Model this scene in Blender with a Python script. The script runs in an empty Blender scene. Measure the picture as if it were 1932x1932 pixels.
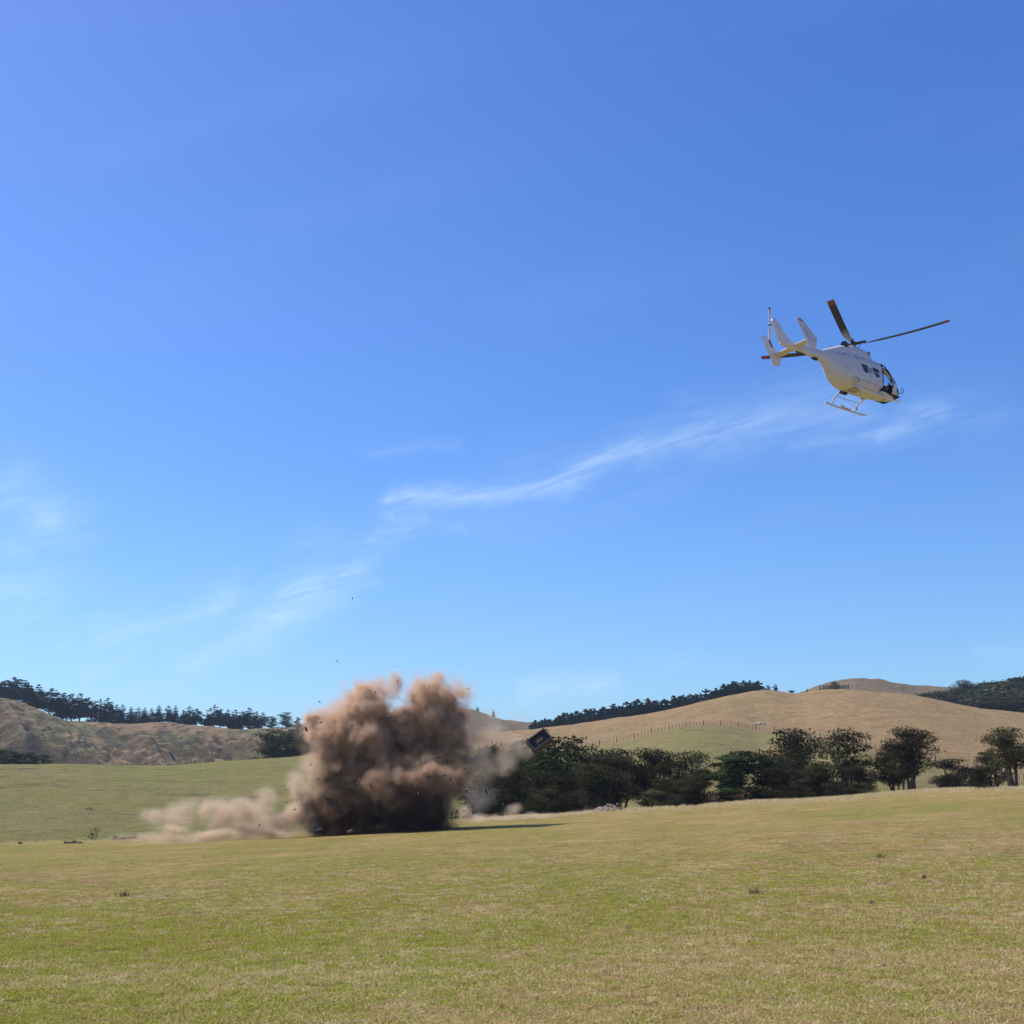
import bpy, bmesh, math, random
import numpy as np
from mathutils import Vector, Matrix, Euler
R = math.radians
sc = bpy.context.scene
C = sc.collection

# ------------------------------------------------------------------ camera
F = 2465.0; CX = 966.0; HOR = 1500.0; CAMZ = 1.65
PITCH = math.atan((HOR - CX) / F)
cam = bpy.data.cameras.new('camera'); camo = bpy.data.objects.new('camera', cam); C.objects.link(camo)
camo.location = (0, 0, CAMZ); camo.rotation_euler = (R(90) + PITCH, 0, 0)
cam.sensor_width = 36; cam.lens = 36 * F / 1932.0; cam.clip_start = 0.1; cam.clip_end = 20000
sc.camera = camo

def pix(x, y):
    """direction through a point of the photograph: (azimuth, slope)"""
    cx = (x - CX) / F; cy = (CX - y) / F
    Y = math.cos(PITCH) - cy * math.sin(PITCH); Z = math.sin(PITCH) + cy * math.cos(PITCH)
    return math.atan2(cx, Y), Z / math.hypot(cx, Y)

# ------------------------------------------------------------------ light
SUN_AZ, SUN_EL = R(-68), R(52)          # azimuth from +Y towards +X
sdir = Vector((math.sin(SUN_AZ) * math.cos(SUN_EL), math.cos(SUN_AZ) * math.cos(SUN_EL), math.sin(SUN_EL)))
sl = bpy.data.lights.new('sun', 'SUN'); so = bpy.data.objects.new('sun', sl); C.objects.link(so)
sl.energy = 5.0; sl.angle = R(0.5); sl.color = (1.0, 0.93, 0.84)
so.rotation_euler = sdir.to_track_quat('Z', 'Y').to_euler(); so.location = sdir * 200

w = bpy.data.worlds.new('World'); sc.world = w; w.use_nodes = True
nt = w.node_tree; nt.nodes.clear()
class G:
    """tiny helper to write node graphs"""
    def __init__(s, nt): s.nt = nt
    def n(s, t, **k):
        nd = s.nt.nodes.new(t)
        for a, b in k.items():
            if a.startswith('_'): setattr(nd, a[1:], b)
        return nd
    def put(s, sock, v):
        if v is None: return
        if hasattr(v, 'is_output') or isinstance(v, bpy.types.NodeSocket): s.nt.links.new(v, sock)
        else: sock.default_value = v
    def m(s, op, a, b=None, c=None, clamp=False):
        nd = s.nt.nodes.new('ShaderNodeMath'); nd.operation = op; nd.use_clamp = clamp
        for i, v in enumerate((a, b, c)): s.put(nd.inputs[i], v)
        return nd.outputs[0]
    def v(s, op, a, b=None, out=0, scale=None):
        nd = s.nt.nodes.new('ShaderNodeVectorMath'); nd.operation = op
        s.put(nd.inputs[0], a)
        if b is not None: s.put(nd.inputs[1], b)
        if scale is not None: s.put(nd.inputs['Scale'], scale)
        return nd.outputs['Value'] if out == 'v' else nd.outputs[0]
    def xyz(s, x, y, z):
        nd = s.nt.nodes.new('ShaderNodeCombineXYZ')
        for i, v in enumerate((x, y, z)): s.put(nd.inputs[i], v)
        return nd.outputs[0]
    def sep(s, v):
        nd = s.nt.nodes.new('ShaderNodeSeparateXYZ'); s.put(nd.inputs[0], v); return nd.outputs
    def noise(s, vec, scale, detail=4, rough=0.55, dist=0.0, col=False):
        nd = s.nt.nodes.new('ShaderNodeTexNoise'); s.put(nd.inputs['Vector'], vec)
        nd.inputs['Scale'].default_value = scale; nd.inputs['Detail'].default_value = detail
        nd.inputs['Roughness'].default_value = rough; nd.inputs['Distortion'].default_value = dist
        return nd.outputs['Color' if col else 0]
    def voro(s, vec, scale, feature='F1', rnd=1.0, sm=None):
        nd = s.nt.nodes.new('ShaderNodeTexVoronoi'); nd.feature = feature; s.put(nd.inputs['Vector'], vec)
        nd.inputs['Scale'].default_value = scale; nd.inputs['Randomness'].default_value = rnd
        if sm is not None: nd.inputs['Smoothness'].default_value = sm
        return nd.outputs[0]
    def mr(s, v, a, b, c=0.0, d=1.0, kind='SMOOTHSTEP'):
        nd = s.nt.nodes.new('ShaderNodeMapRange'); nd.interpolation_type = kind
        s.put(nd.inputs[0], v)
        for i, q in enumerate((a, b, c, d)): s.put(nd.inputs[i + 1], q)
        return nd.outputs[0]
    def mix(s, f, a, b, mode='MIX'):
        nd = s.nt.nodes.new('ShaderNodeMix'); nd.data_type = 'RGBA'; nd.blend_type = mode
        s.put(nd.inputs[0], f)
        for sock, q in ((nd.inputs[6], a), (nd.inputs[7], b)):
            s.put(sock, q + (1,) if isinstance(q, tuple) and len(q) == 3 else q)
        return nd.outputs[2]

g = G(nt)
tc = g.n('ShaderNodeTexCoord').outputs['Generated']
sky = g.n('ShaderNodeTexSky'); sky.sky_type = 'NISHITA'; sky.sun_disc = False
sky.sun_elevation = SUN_EL; sky.sun_rotation = SUN_AZ; sky.altitude = 0; sky.air_density = 1.0; sky.dust_density = 0.6; sky.ozone_density = 2.6
dx, dy, dz = g.sep(tc)
sund = g.v('DOT_PRODUCT', tc, tuple(sdir), out='v')
topg = g.mix(g.mr(sund, 0.45, 0.92, kind='LINEAR'), (0.60, 1.04, 1.92), (1.00, 1.16, 1.82))
grade = g.mix(g.mr(dz, 0.0, 0.6, kind='LINEAR'), (0.88, 1.29, 1.82), topg)
grade = g.mix(g.mr(dz, -0.02, 0.24, kind='LINEAR'), (0.95, 1.34, 1.80), grade)
skyc = g.mix(1.0, sky.outputs[0], grade, 'MULTIPLY')
# thin cirrus, laid out on the vault in front (u = x/y, v = z/y of the direction)
yy = g.m('MAXIMUM', dy, 0.05)
u = g.m('DIVIDE', dx, yy); v = g.m('DIVIDE', dz, yy)
uv = g.xyz(u, v, 0.0)
wob = g.v('SUBTRACT', g.noise(g.v('MULTIPLY', uv, (1.0, 2.5, 1.0)), 9.0, 8, 0.68, col=True), (0.5, 0.5, 0.5))
uvw = g.v('ADD', uv, g.v('MULTIPLY', wob, (0.075, 0.03, 0.0)))
def guv(x, y):
    a, s = pix(x, y); return (math.tan(a), s / math.cos(a), 0.0)
acc = None
STREAKS = [((745,943),(905,936),16,.42),((900,936),(1075,902),18,.40),((1060,905),(1210,848),22,.42),((1200,852),(1340,806),26,.30),((1330,812),(1600,768),40,.27),
 ((700,1010),(800,982),14,.26),((790,985),(880,992),12,.16),((740,975),(760,945),12,.2),((1490,838),(1690,810),16,.22),((1680,812),(1770,778),20,.30),((1765,778),(1860,790),40,.10),
 ((365,1232),(490,1178),26,.40),((480,1185),(610,1108),34,.46),((600,1112),(680,1068),22,.36),((190,1203),(340,1174),18,.36),((330,1176),(440,1122),26,.30),((180,1262),(245,1232),22,.2),((100,1210),(260,1195),40,.12),((280,1290),(420,1225),30,.12),
 ((20,930),(95,985),40,.34),((0,1035),(40,1048),26,.26),((0,1120),(60,1128),60,.24),((1000,1302),(1145,1286),15,.38),((690,852),(860,834),10,.08),((570,1018),(720,1012),22,.10),
 ((1220,1252),(1390,1243),12,.10),((1850,1236),(1932,1240),14,.10),((880,1010),(1050,960),30,.05),((980,905),(1250,880),46,.10)]
for (p0, p1, wd, st) in STREAKS:
    P0 = Vector(guv(*p0)); P1 = Vector(guv(*p1)); D = P1 - P0; L2 = D.length_squared
    rel = g.v('SUBTRACT', uvw, tuple(P0))
    t = g.m('DIVIDE', g.v('DOT_PRODUCT', rel, tuple(D), out='v'), L2, clamp=True)
    off = g.v('SUBTRACT', rel, g.v('SCALE', tuple(D), scale=t))
    d = g.v('LENGTH', off, out='v')
    s_ = g.m('MULTIPLY', g.m('POWER', g.mr(d, wd * 3.0 / F, 0.0, 0.0, 1.0, 'LINEAR'), 1.7), st * 1.15)
    acc = s_ if acc is None else g.m('MAXIMUM', acc, s_)
rot = g.n('ShaderNodeVectorRotate'); rot.rotation_type = 'Z_AXIS'; g.put(rot.inputs['Vector'], uv); rot.inputs['Angle'].default_value = R(-17)
fib = g.noise(g.v('MULTIPLY', rot.outputs[0], (11.0, 75.0, 1.0)), 1.0, 8, 0.66, 0.9)
cl = g.m('MULTIPLY', acc, g.mr(fib, 0.30, 0.70, 0.25, 1.25))
front = g.mr(dy, 0.1, 0.4)
cl = g.m('MULTIPLY', cl, front, clamp=True)
veil = g.m('MULTIPLY', g.mr(g.noise(g.v('MULTIPLY', rot.outputs[0], (1.5, 6.0, 1.0)), 1.3, 5, 0.55), 0.45, 0.8), 0.05)
cl = g.m('ADD', cl, veil, clamp=True)
skyc = g.mix(cl, skyc, (7.0, 9.2, 12.0))
bg = g.n('ShaderNodeBackground'); g.put(bg.inputs[0], skyc); bg.inputs[1].default_value = 0.093
out = g.n('ShaderNodeOutputWorld'); nt.links.new(bg.outputs[0], out.inputs[0])

sc.view_settings.view_transform = 'Standard'; sc.view_settings.look = 'None'; sc.view_settings.gamma = 1.0
sc.view_settings.use_curve_mapping = False; sc.view_settings.exposure = 0.0
sc.cycles.max_bounces = 8; sc.cycles.volume_bounces = 2; sc.cycles.transparent_max_bounces = 12
sc.cycles.diffuse_bounces = 3; sc.cycles.glossy_bounces = 3
sc.cycles.use_denoising = True; sc.cycles.volume_step_rate = 1.0; sc.cycles.volume_max_steps = 256

# ------------------------------------------------------------------ numpy noise
rs = np.random.RandomState(7)
_perm = rs.permutation(4096); _gr = rs.uniform(0, 2 * np.pi, 4096)
def perlin(x, y, seed=0):
    xi = np.floor(x).astype(int); yi = np.floor(y).astype(int); xf = x - xi; yf = y - yi
    def gd(ix, iy, fx, fy):
        h = _gr[_perm[(_perm[(ix + seed * 57) & 4095] + iy) & 4095]]
        return np.cos(h) * fx + np.sin(h) * fy
    sx = xf * xf * xf * (xf * (xf * 6 - 15) + 10); sy = yf * yf * yf * (yf * (yf * 6 - 15) + 10)
    a = gd(xi, yi, xf, yf); b = gd(xi + 1, yi, xf - 1, yf); c = gd(xi, yi + 1, xf, yf - 1); d = gd(xi + 1, yi + 1, xf - 1, yf - 1)
    return ((a + sx * (b - a)) * (1 - sy) + (c + sx * (d - c)) * sy) * 1.5
def fbm(x, y, o=4, seed=0, ridged=False):
    s = 0; a = 1.0; t = 0
    for i in range(o):
        n = perlin(x * 2 ** i, y * 2 ** i, seed + i)
        if ridged: n = 1 - 2 * np.abs(n)
        s = s + a * n; t += a; a *= .5
    return s / t

# ------------------------------------------------------------------ terrain
def line(pts):
    az = []; sl_ = []
    for x, y in pts:
        a, s = pix(x, y); az.append(a); sl_.append(s)
    return np.array(az), np.array(sl_)
LA = line([(-700,1615),(0,1591),(150,1588),(300,1581),(450,1573),(550,1567),(650,1560),(760,1553),(860,1548),(950,1543),(1040,1538),(1167,1528),(1306,1522),(1411,1513),(1608,1502),(1751,1490),(1932,1484),(2600,1462)])
LB = line([(-700,1450),(0,1441),(103,1443),(250,1446),(330,1444),(416,1438),(536,1431),(600,1426),(750,1421),(900,1416),(1000,1412),(1126,1408),(1169,1399),(1234,1382),(1289,1371),(1339,1369),(1370,1370),(1423,1377),(1509,1389),(1549,1394),(1630,1407),(1661,1412),(1761,1436),(1790,1445),(1835,1459),(1920,1475),(2100,1484),(2600,1484)])
LC = line([(-900,1290),(0,1317),(28,1322),(69,1337),(97,1349),(122,1360),(144,1362.6),(194,1364.5),(250,1366),(300,1363),(347,1368),(402,1370.5),(427,1374),(444,1380),(472,1376),(499,1375.6),(560,1379),(620,1388),(760,1392),(909,1386),(1007,1378),(1072,1370),(1159,1357),(1240,1346),(1335,1324),(1373,1315.5),(1430,1306),(1459,1305.5),(1487,1309.7),(1507,1312),(1535,1305),(1570,1303),(1608,1303.6),(1674,1310),(1732,1317),(1790,1328.6),(1848,1340),(1932,1348),(2600,1400)])
LE = line([(-900,1330),(0,1345),(300,1385),(500,1385),(560,1372),(594,1367),(700,1352),(820,1338),(877,1341),(905,1346),(942,1360),(985,1367),(1022,1369),(1072,1376),(1200,1372),(1400,1345),(1470,1330),(1510,1311.5),(1526,1305),(1554,1296.5),(1581,1288),(1600,1285.5),(1621,1284),(1645,1286),(1674,1290),(1728,1297.6),(1777,1302.5),(1850,1300),(1932,1290),(2600,1260)])
def smooth_line(L, sg):
    x = np.linspace(L[0][0], L[0][-1], 3000); y = np.interp(x, L[0], L[1]); dxp = (x[1] - x[0]) * F
    k = np.arange(-200, 201) * dxp; kk = np.exp(-0.5 * (k / sg) ** 2); kk /= kk.sum()
    y2 = np.convolve(np.pad(y, 200, mode='edge'), kk, 'valid'); return x, y2
LA = smooth_line(LA, 30); LB = smooth_line(LB, 22); LC = smooth_line(LC, 9); LE = smooth_line(LE, 9)
def ev(L, az): return np.interp(az, L[0], L[1])
_azx = lambda x: pix(x, 1450)[0]
AZ0 = _azx(560); AZ1 = _azx(900)
def nodes(az):
    """node radii and heights along one azimuth (arrays)"""
    az = np.asarray(az, float)
    tm = np.clip((az - AZ0) / (AZ1 - AZ0), 0, 1); tm = tm * tm * (3 - 2 * tm)      # 0 left ... 1 right
    RA = np.full_like(az, 100.0)
    zA = CAMZ + RA * ev(LA, az)
    RB = 320 + 30 * tm; tr = np.clip((az - _azx(1430)) / (_azx(1932) - _azx(1430)), 0, 1)
    RB = RB - 120 * tr
    zB = CAMZ + RB * ev(LB, az)
    RC = 600 - 120 * tm; zC = CAMZ + RC * ev(LC, az)
    RE = np.full_like(az, 850.0); zE = CAMZ + RE * ev(LE, az)
    RG = 140 + 0 * az; zG = np.minimum(zA - 4.2, CAMZ + 140 * ev(LA, az) - 2.6)
    r1 = RA + 10; z1 = CAMZ + r1 * (ev(LA, az)) - 0.35
    # dip behind B: on the left a flat before the eroded face, on the right the slope simply continues
    r2 = RB + (60 * (1 - tm) + 40 * tm); z2l = zB - 4; z2r = zB + (zC - zB) * (r2 - RB) / (RC - RB) * 0.92 - 0.3
    z2 = z2l * (1 - tm) + z2r * tm
    r3 = 505 * (1 - tm) + (RB + 0.62 * (RC - RB)) * tm
    z3l = CAMZ + 505 * ev(LB, az) - 3.5; z3r = zB + (zC - zB) * 0.70
    z3 = z3l * (1 - tm) + z3r * tm
    r4 = RC + 70 + 20 * tm; z4 = zC - (5 * (1 - tm) + 14 * tm)
    rr = [RA, r1, RG, RB, r2, r3, RC, r4, RE, RE + 250, RE * 0 + 2200, RE * 0 + 9000]
    zz = [zA, z1, zG, zB, z2, z3, zC, z4, zE, zE - 50, zE * 0 - 10, zE * 0 - 30]
    return np.array(rr), np.array(zz), tm
def pchip_slopes(r, z):
    h = r[1:] - r[:-1]; d = (z[1:] - z[:-1]) / h
    m = np.zeros_like(z)
    w1 = 2 * h[1:] + h[:-1]; w2 = h[1:] + 2 * h[:-1]
    ok = d[:-1] * d[1:] > 0
    with np.errstate(all='ignore'):
        hm = (w1 + w2) / (w1 / d[:-1] + w2 / d[1:])
    m[1:-1] = np.where(ok, hm, 0)
    return m
GEXP = 1.35
def relief(x, y, az, r, tm, RB, RC):
    """small relief, metres"""
    h = 0.17 * fbm(x / 10, y / 10, 3, 3) * np.clip((r - 12) / 30, 0, 1) + 0.012 * fbm(x / 0.9, y / 0.9, 3, 5) * np.clip(r / 20, 0.3, 1) * (r < 140)
    inB = np.clip((r - 150) / 60, 0, 1)
    h = h + inB * 0.5 * fbm(x / 26, y / 26, 3, 11) + inB * 0.16 * fbm(x / 7 , y / 2.2, 3, 14)
    # eroded spurs on the left hill face
    face = np.clip((r - 495) / 25, 0, 1) * np.clip((RC - 6 - r) / 40, 0, 1) * (1 - tm)
    s = az * 560
    wv = 9 * fbm(x / 60, y / 60, 2, 21)
    sp = fbm((s + (r - 500) * 0.62 + wv) / 30, (r - 500) / 90, 4, 25, ridged=True)
    h = h + face * (sp - 0.58) * 13.0 + face * 2.0 * fbm((s - r * .4) / 9, r / 14, 4, 29, ridged=True)
    ledge = np.clip((r - 495) / 25, 0, 1) * np.clip((RC - r) / 10, 0, 1) * (1 - tm)
    h = h + ledge * 0.7 * fbm(s / 40, r / 6, 3, 33)
    # the dry hill on the right: faint terraces
    t2 = tm * np.clip((r - RB) / 40, 0, 1) * (r < 700)
    h = h + t2 * (0.35 * fbm(s / 30, r / 7, 3, 37) + 0.22 * fbm(s / 8, r / 2.5, 3, 39))
    far = np.clip((r - 640) / 80, 0, 1) * (r < 1300)
    h = h + far * 1.6 * fbm(s / 22, r / 40, 3, 41, ridged=True)
    return h
def height(x, y):
    x = np.atleast_1d(np.asarray(x, float)); y = np.atleast_1d(np.asarray(y, float))
    az = np.arctan2(x, y); r = np.hypot(x, y)
    rr, zz, tm = nodes(az); m = pchip_slopes(rr, zz)
    m[0] = np.minimum(m[0], 0) - 0.0
    z = zz[0] * (np.minimum(r, rr[0]) / rr[0]) ** GEXP
    for k in range(len(rr) - 1):
        h = rr[k + 1] - rr[k]; t = np.clip((r - rr[k]) / h, 0, 1)
        v_ = (2*t**3 - 3*t**2 + 1) * zz[k] + (t**3 - 2*t**2 + t) * h * m[k] + (-2*t**3 + 3*t**2) * zz[k+1] + (t**3 - t**2) * h * m[k+1]
        z = np.where(r > rr[k], v_, z)
    return z + relief(x, y, az, r, tm, rr[3], rr[6])
def gz(x, y): return float(height(x, y)[0])
def at(px, r, py=1480):
    a = pix(px, py)[0]; x = r * math.sin(a); y = r * math.cos(a)
    return Vector((x, y, gz(x, y)))
def zat(px, py, r):
    return CAMZ + r * pix(px, py)[1]
def p3(px, py, r):
    a, s = pix(px, py); return Vector((r * math.sin(a), r * math.cos(a), CAMZ + r * s))

# ------------------------------------------------------------------ object helpers
def mesh_np(name, V, Fc, mat=None, smooth=False):
    """V (n,3) array, Fc (m,k) array of equal-size faces"""
    me = bpy.data.meshes.new(name); V = np.asarray(V, np.float32); Fc = np.asarray(Fc, np.int32)
    me.vertices.add(len(V)); me.vertices.foreach_set('co', V.ravel())
    k = Fc.shape[1]; me.loops.add(Fc.size); me.loops.foreach_set('vertex_index', Fc.ravel())
    me.polygons.add(len(Fc)); me.polygons.foreach_set('loop_start', np.arange(0, Fc.size, k, dtype=np.int32))
    if smooth: me.polygons.foreach_set('use_smooth', np.ones(len(Fc), bool))
    me.update(calc_edges=True)
    if mat: me.materials.append(mat)
    return me
def ob(name, me, parent=None, loc=None, **tags):
    o = bpy.data.objects.new(name, me); C.objects.link(o)
    if parent: o.parent = parent
    if loc is not None: o.location = loc
    for a, b in tags.items(): o[a] = b
    return o
def thing(name, label, cat, loc=(0, 0, 0), group=None, me=None):
    o = bpy.data.objects.new(name, me); C.objects.link(o); o.location = loc
    o['label'] = label; o['category'] = cat
    if group: o['group'] = group
    return o
class MB:
    def __init__(s): s.V = []; s.F = []
    def add(s, V, Fs):
        b = len(s.V); s.V += [tuple(v) for v in V]; s.F += [tuple(b + i for i in f) for f in Fs]; return s
    def box(s, c, size, rot=None):
        M = (rot.to_matrix() if hasattr(rot, 'to_matrix') else rot) if rot is not None else Matrix.Identity(3)
        V = [Vector(c) + M @ Vector((sx * size[0] / 2, sy * size[1] / 2, sz * size[2] / 2)) for sx in (-1, 1) for sy in (-1, 1) for sz in (-1, 1)]
        return s.add(V, [(0,1,3,2),(4,6,7,5),(0,4,5,1),(2,3,7,6),(0,2,6,4),(1,5,7,3)])
    def tube(s, pts, rad, n=8, cap=True):
        pts = [Vector(p) for p in pts]; rad = rad if isinstance(rad, (list, tuple)) else [rad] * len(pts)
        V = []; up = Vector((0, 0, 1))
        for i, p in enumerate(pts):
            d = (pts[min(i + 1, len(pts) - 1)] - pts[max(i - 1, 0)]).normalized()
            a = d.cross(up); a = a if a.length > 1e-3 else d.cross(Vector((1, 0, 0))); a.normalize(); b = d.cross(a)
            for j in range(n):
                t = 2 * math.pi * j / n; V.append(p + (a * math.cos(t) + b * math.sin(t)) * rad[i])
        Fs = [(i*n + j, i*n + (j+1) % n, (i+1)*n + (j+1) % n, (i+1)*n + j) for i in range(len(pts) - 1) for j in range(n)]
        if cap: Fs += [tuple(reversed(range(n))), tuple((len(pts) - 1) * n + j for j in range(n))]
        return s.add(V, Fs)
    def mesh(s, name, mat, smooth=False, angle=None):
        me = bpy.data.meshes.new(name); me.from_pydata(s.V, [], s.F); me.materials.append(mat)
        bm = bmesh.new(); bm.from_mesh(me); bmesh.ops.recalc_face_normals(bm, faces=bm.faces); bm.to_mesh(me); bm.free()
        if smooth:
            me.polygons.foreach_set('use_smooth', [True] * len(me.polygons))
            if angle: me.set_sharp_from_angle(angle=R(angle))
        return me
def newmat(name):
    m = bpy.data.materials.new(name); m.use_nodes = True; m.node_tree.nodes.clear(); return m, G(m.node_tree)
def finish(g_, sh, disp=None):
    o = g_.n('ShaderNodeOutputMaterial'); g_.nt.links.new(sh, o.inputs[0])
def principled(g_, col, rough=0.8, metal=0.0, normal=None, spec=0.3):
    p = g_.n('ShaderNodeBsdfPrincipled'); g_.put(p.inputs['Base Color'], col + (1,) if isinstance(col, tuple) and len(col) == 3 else col)
    g_.put(p.inputs['Roughness'], rough); p.inputs['Metallic'].default_value = metal; p.inputs['Specular IOR Level'].default_value = spec
    if normal is not None: g_.nt.links.new(normal, p.inputs['Normal'])
    return p
def bump(g_, h, strength=0.5, dist=0.1):
    b = g_.n('ShaderNodeBump'); b.inputs['Strength'].default_value = strength; b.inputs['Distance'].default_value = dist
    g_.put(b.inputs['Height'], h); return b.outputs[0]
def simple(name, col, rough=0.6, metal=0.0, var=0.12, scale=4.0, spec=0.4):
    m, g_ = newmat(name); pos = g_.n('ShaderNodeTexCoord').outputs['Object']
    n = g_.noise(pos, scale, 5, 0.6)
    c = g_.mix(g_.mr(n, 0.3, 0.7), tuple(q * (1 - var) for q in col), tuple(min(1, q * (1 + var)) for q in col))
    p = principled(g_, c, rough, metal, spec=spec); finish(g_, p.outputs[0]); return m
def leafmat(name, dark, light, trans=0.25):
    m, g_ = newmat(name); ge = g_.n('ShaderNodeNewGeometry')
    ri = ge.outputs['Random Per Island']; oi = g_.n('ShaderNodeObjectInfo').outputs['Random']
    ta = g_.n('ShaderNodeAttribute'); ta.attribute_name = 'tone'
    c = g_.mix(g_.m('ADD', g_.m('MULTIPLY', g_.m('POWER', ri, 1.6), .45), g_.m('MULTIPLY', g_.m('POWER', ta.outputs['Fac'], 2.0), .75)), dark, light)
    hs = g_.n('ShaderNodeHueSaturation'); g_.put(hs.inputs['Color'], c)
    g_.put(hs.inputs['Hue'], g_.mr(oi, 0, 1, 0.475, 0.52, 'LINEAR')); g_.put(hs.inputs['Value'], g_.mr(oi, 0, 1, 0.65, 1.5, 'LINEAR'))
    c = hs.outputs[0]
    d = g_.n('ShaderNodeBsdfDiffuse'); g_.put(d.inputs[0], c)
    t = g_.n('ShaderNodeBsdfTranslucent'); g_.put(t.inputs[0], c)
    mx = g_.n('ShaderNodeMixShader'); mx.inputs[0].default_value = trans
    g_.nt.links.new(d.outputs[0], mx.inputs[1]); g_.nt.links.new(t.outputs[0], mx.inputs[2])
    gl = g_.n('ShaderNodeBsdfGlossy'); gl.inputs['Roughness'].default_value = 0.45; gl.inputs[0].default_value = (1, 1, 1, 1)
    m2 = g_.n('ShaderNodeMixShader'); m2.inputs[0].default_value = 0.0
    g_.nt.links.new(mx.outputs[0], m2.inputs[1]); g_.nt.links.new(gl.outputs[0], m2.inputs[2])
    finish(g_, m2.outputs[0]); return m

# ------------------------------------------------------------------ ground materials
def ground_mat(name, green, straw, bare, k_green, sx=1.0, tuft=0.5, streak=None, bd=0.10, bs=0.8, aniso=1.0):
    """pasture: green and straw patches at several sizes, tuft sized mottling, bare streaks"""
    m, g_ = newmat(name); pos = g_.n('ShaderNodeNewGeometry').outputs['Position']
    ps = g_.v('MULTIPLY', pos, (sx, sx * aniso, sx))
    big = g_.noise(ps, 0.07, 4, 0.6, 0.6); mid = g_.noise(ps, 0.36, 5, 0.62, 0.5); sm = g_.noise(ps, 1.7, 5, 0.68); fin = g_.noise(ps, 8.0, 6, 0.75); vf = g_.noise(ps, 34.0, 4, 0.75)
    f = g_.m('ADD', g_.m('ADD', g_.m('MULTIPLY', big, 0.9), g_.m('MULTIPLY', mid, 0.9)), g_.m('ADD', g_.m('MULTIPLY', sm, 0.55), g_.m('MULTIPLY', fin, 0.5)))
    f = g_.m('ADD', f, g_.mr(g_.sep(pos)[0], -25.0, 32.0, 0.05, -0.09, 'LINEAR'))
    f = g_.mr(f, 1.425 - k_green - 0.24, 1.425 - k_green + 0.24)
    gr = g_.mix(g_.mr(g_.noise(ps, 0.9, 5, 0.7), 0.35, 0.65), tuple(q * k for q, k in zip(green, (.86, .94, .9))), tuple(q * k for q, k in zip(green, (1.18, 1.08, 1.1))))
    st = g_.mix(g_.mr(g_.noise(ps, 0.6, 6, 0.7), 0.35, 0.65), straw, bare)
    c = g_.mix(f, st, gr)
    mott = g_.m('ADD', g_.m('MULTIPLY', sm, 0.4), g_.m('ADD', g_.m('MULTIPLY', fin, 0.9), g_.m('MULTIPLY', vf, 0.7)))
    c = g_.mix(g_.mr(mott, 0.84, 1.02, tuft, 0.0), c, tuple(q * 0.38 for q in green))
    c = g_.mix(g_.mr(mott, 1.02, 1.20, 0.0, tuft), c, tuple(min(1, q * 1.45) for q in straw))
    if streak:
        stn = g_.noise(g_.v('MULTIPLY', pos, (0.05, 0.16, 2.6)), 1.0, 6, 0.78, 1.0); lim = g_.noise(pos, 0.025, 3)
        c = g_.mix(g_.m('MULTIPLY', g_.mr(stn, 0.55, 0.66), g_.mr(lim, 0.40, 0.56)), c, streak)
    h = g_.m('ADD', g_.m('MULTIPLY', fin, 0.6), g_.m('ADD', g_.m('MULTIPLY', vf, 0.3), g_.m('MULTIPLY', sm, 0.5)))
    p = principled(g_, c, 0.95, normal=bump(g_, h, bs, bd), spec=0.08)
    finish(g_, p.outputs[0]); return m
M_ground = ground_mat('pasture', (0.240, 0.222, 0.044), (0.43, 0.315, 0.120), (0.32, 0.200, 0.08), 0.0, 1.0, .7, None, .12, 1.0, .75)
M_padd = ground_mat('far_pasture', (0.250, 0.240, 0.062), (0.35, 0.275, 0.110), (0.27, 0.195, 0.09), 0.03, .3, .7, (0.060, 0.048, 0.036), .5, 1.2)
M_dry = ground_mat('dry_grass', (0.30, 0.25, 0.10), (0.49, 0.335, 0.155), (0.38, 0.24, 0.11), -0.08, .3, .7, (0.17, 0.105, 0.065), .6, 1.3)
M_far = ground_mat('far_dry_grass', (0.17, 0.15, 0.075), (0.26, 0.19, 0.105), (0.19, 0.135, 0.08), 0.0, .16, .7, (0.09, 0.06, 0.05), .9, 1.0)
def eroded_mat():
    m, g_ = newmat('eroded_slope'); ge = g_.n('ShaderNodeNewGeometry'); pos = ge.outputs['Position']
    nz = g_.sep(ge.outputs['Normal'])[2]
    n1 = g_.noise(pos, 0.045, 6, 0.65, 0.5); n2 = g_.noise(g_.v('MULTIPLY', pos, (1, 1, 2.5)), 0.22, 7, 0.7, 0.4); n3 = g_.noise(pos, 1.2, 6, 0.7)
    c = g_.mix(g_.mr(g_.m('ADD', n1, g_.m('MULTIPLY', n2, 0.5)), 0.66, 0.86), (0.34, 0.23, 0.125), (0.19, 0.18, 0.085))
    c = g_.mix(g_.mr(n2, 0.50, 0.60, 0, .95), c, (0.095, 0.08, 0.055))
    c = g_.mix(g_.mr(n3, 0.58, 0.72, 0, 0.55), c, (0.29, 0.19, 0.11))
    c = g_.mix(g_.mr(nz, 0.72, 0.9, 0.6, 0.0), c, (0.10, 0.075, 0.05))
    h = g_.m('ADD', n2, g_.m('MULTIPLY', n3, 0.3))
    p = principled(g_, c, 0.95, normal=bump(g_, h, 1.0, 2.0), spec=0.1); finish(g_, p.outputs[0]); return m
M_ero = eroded_mat()

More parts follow.
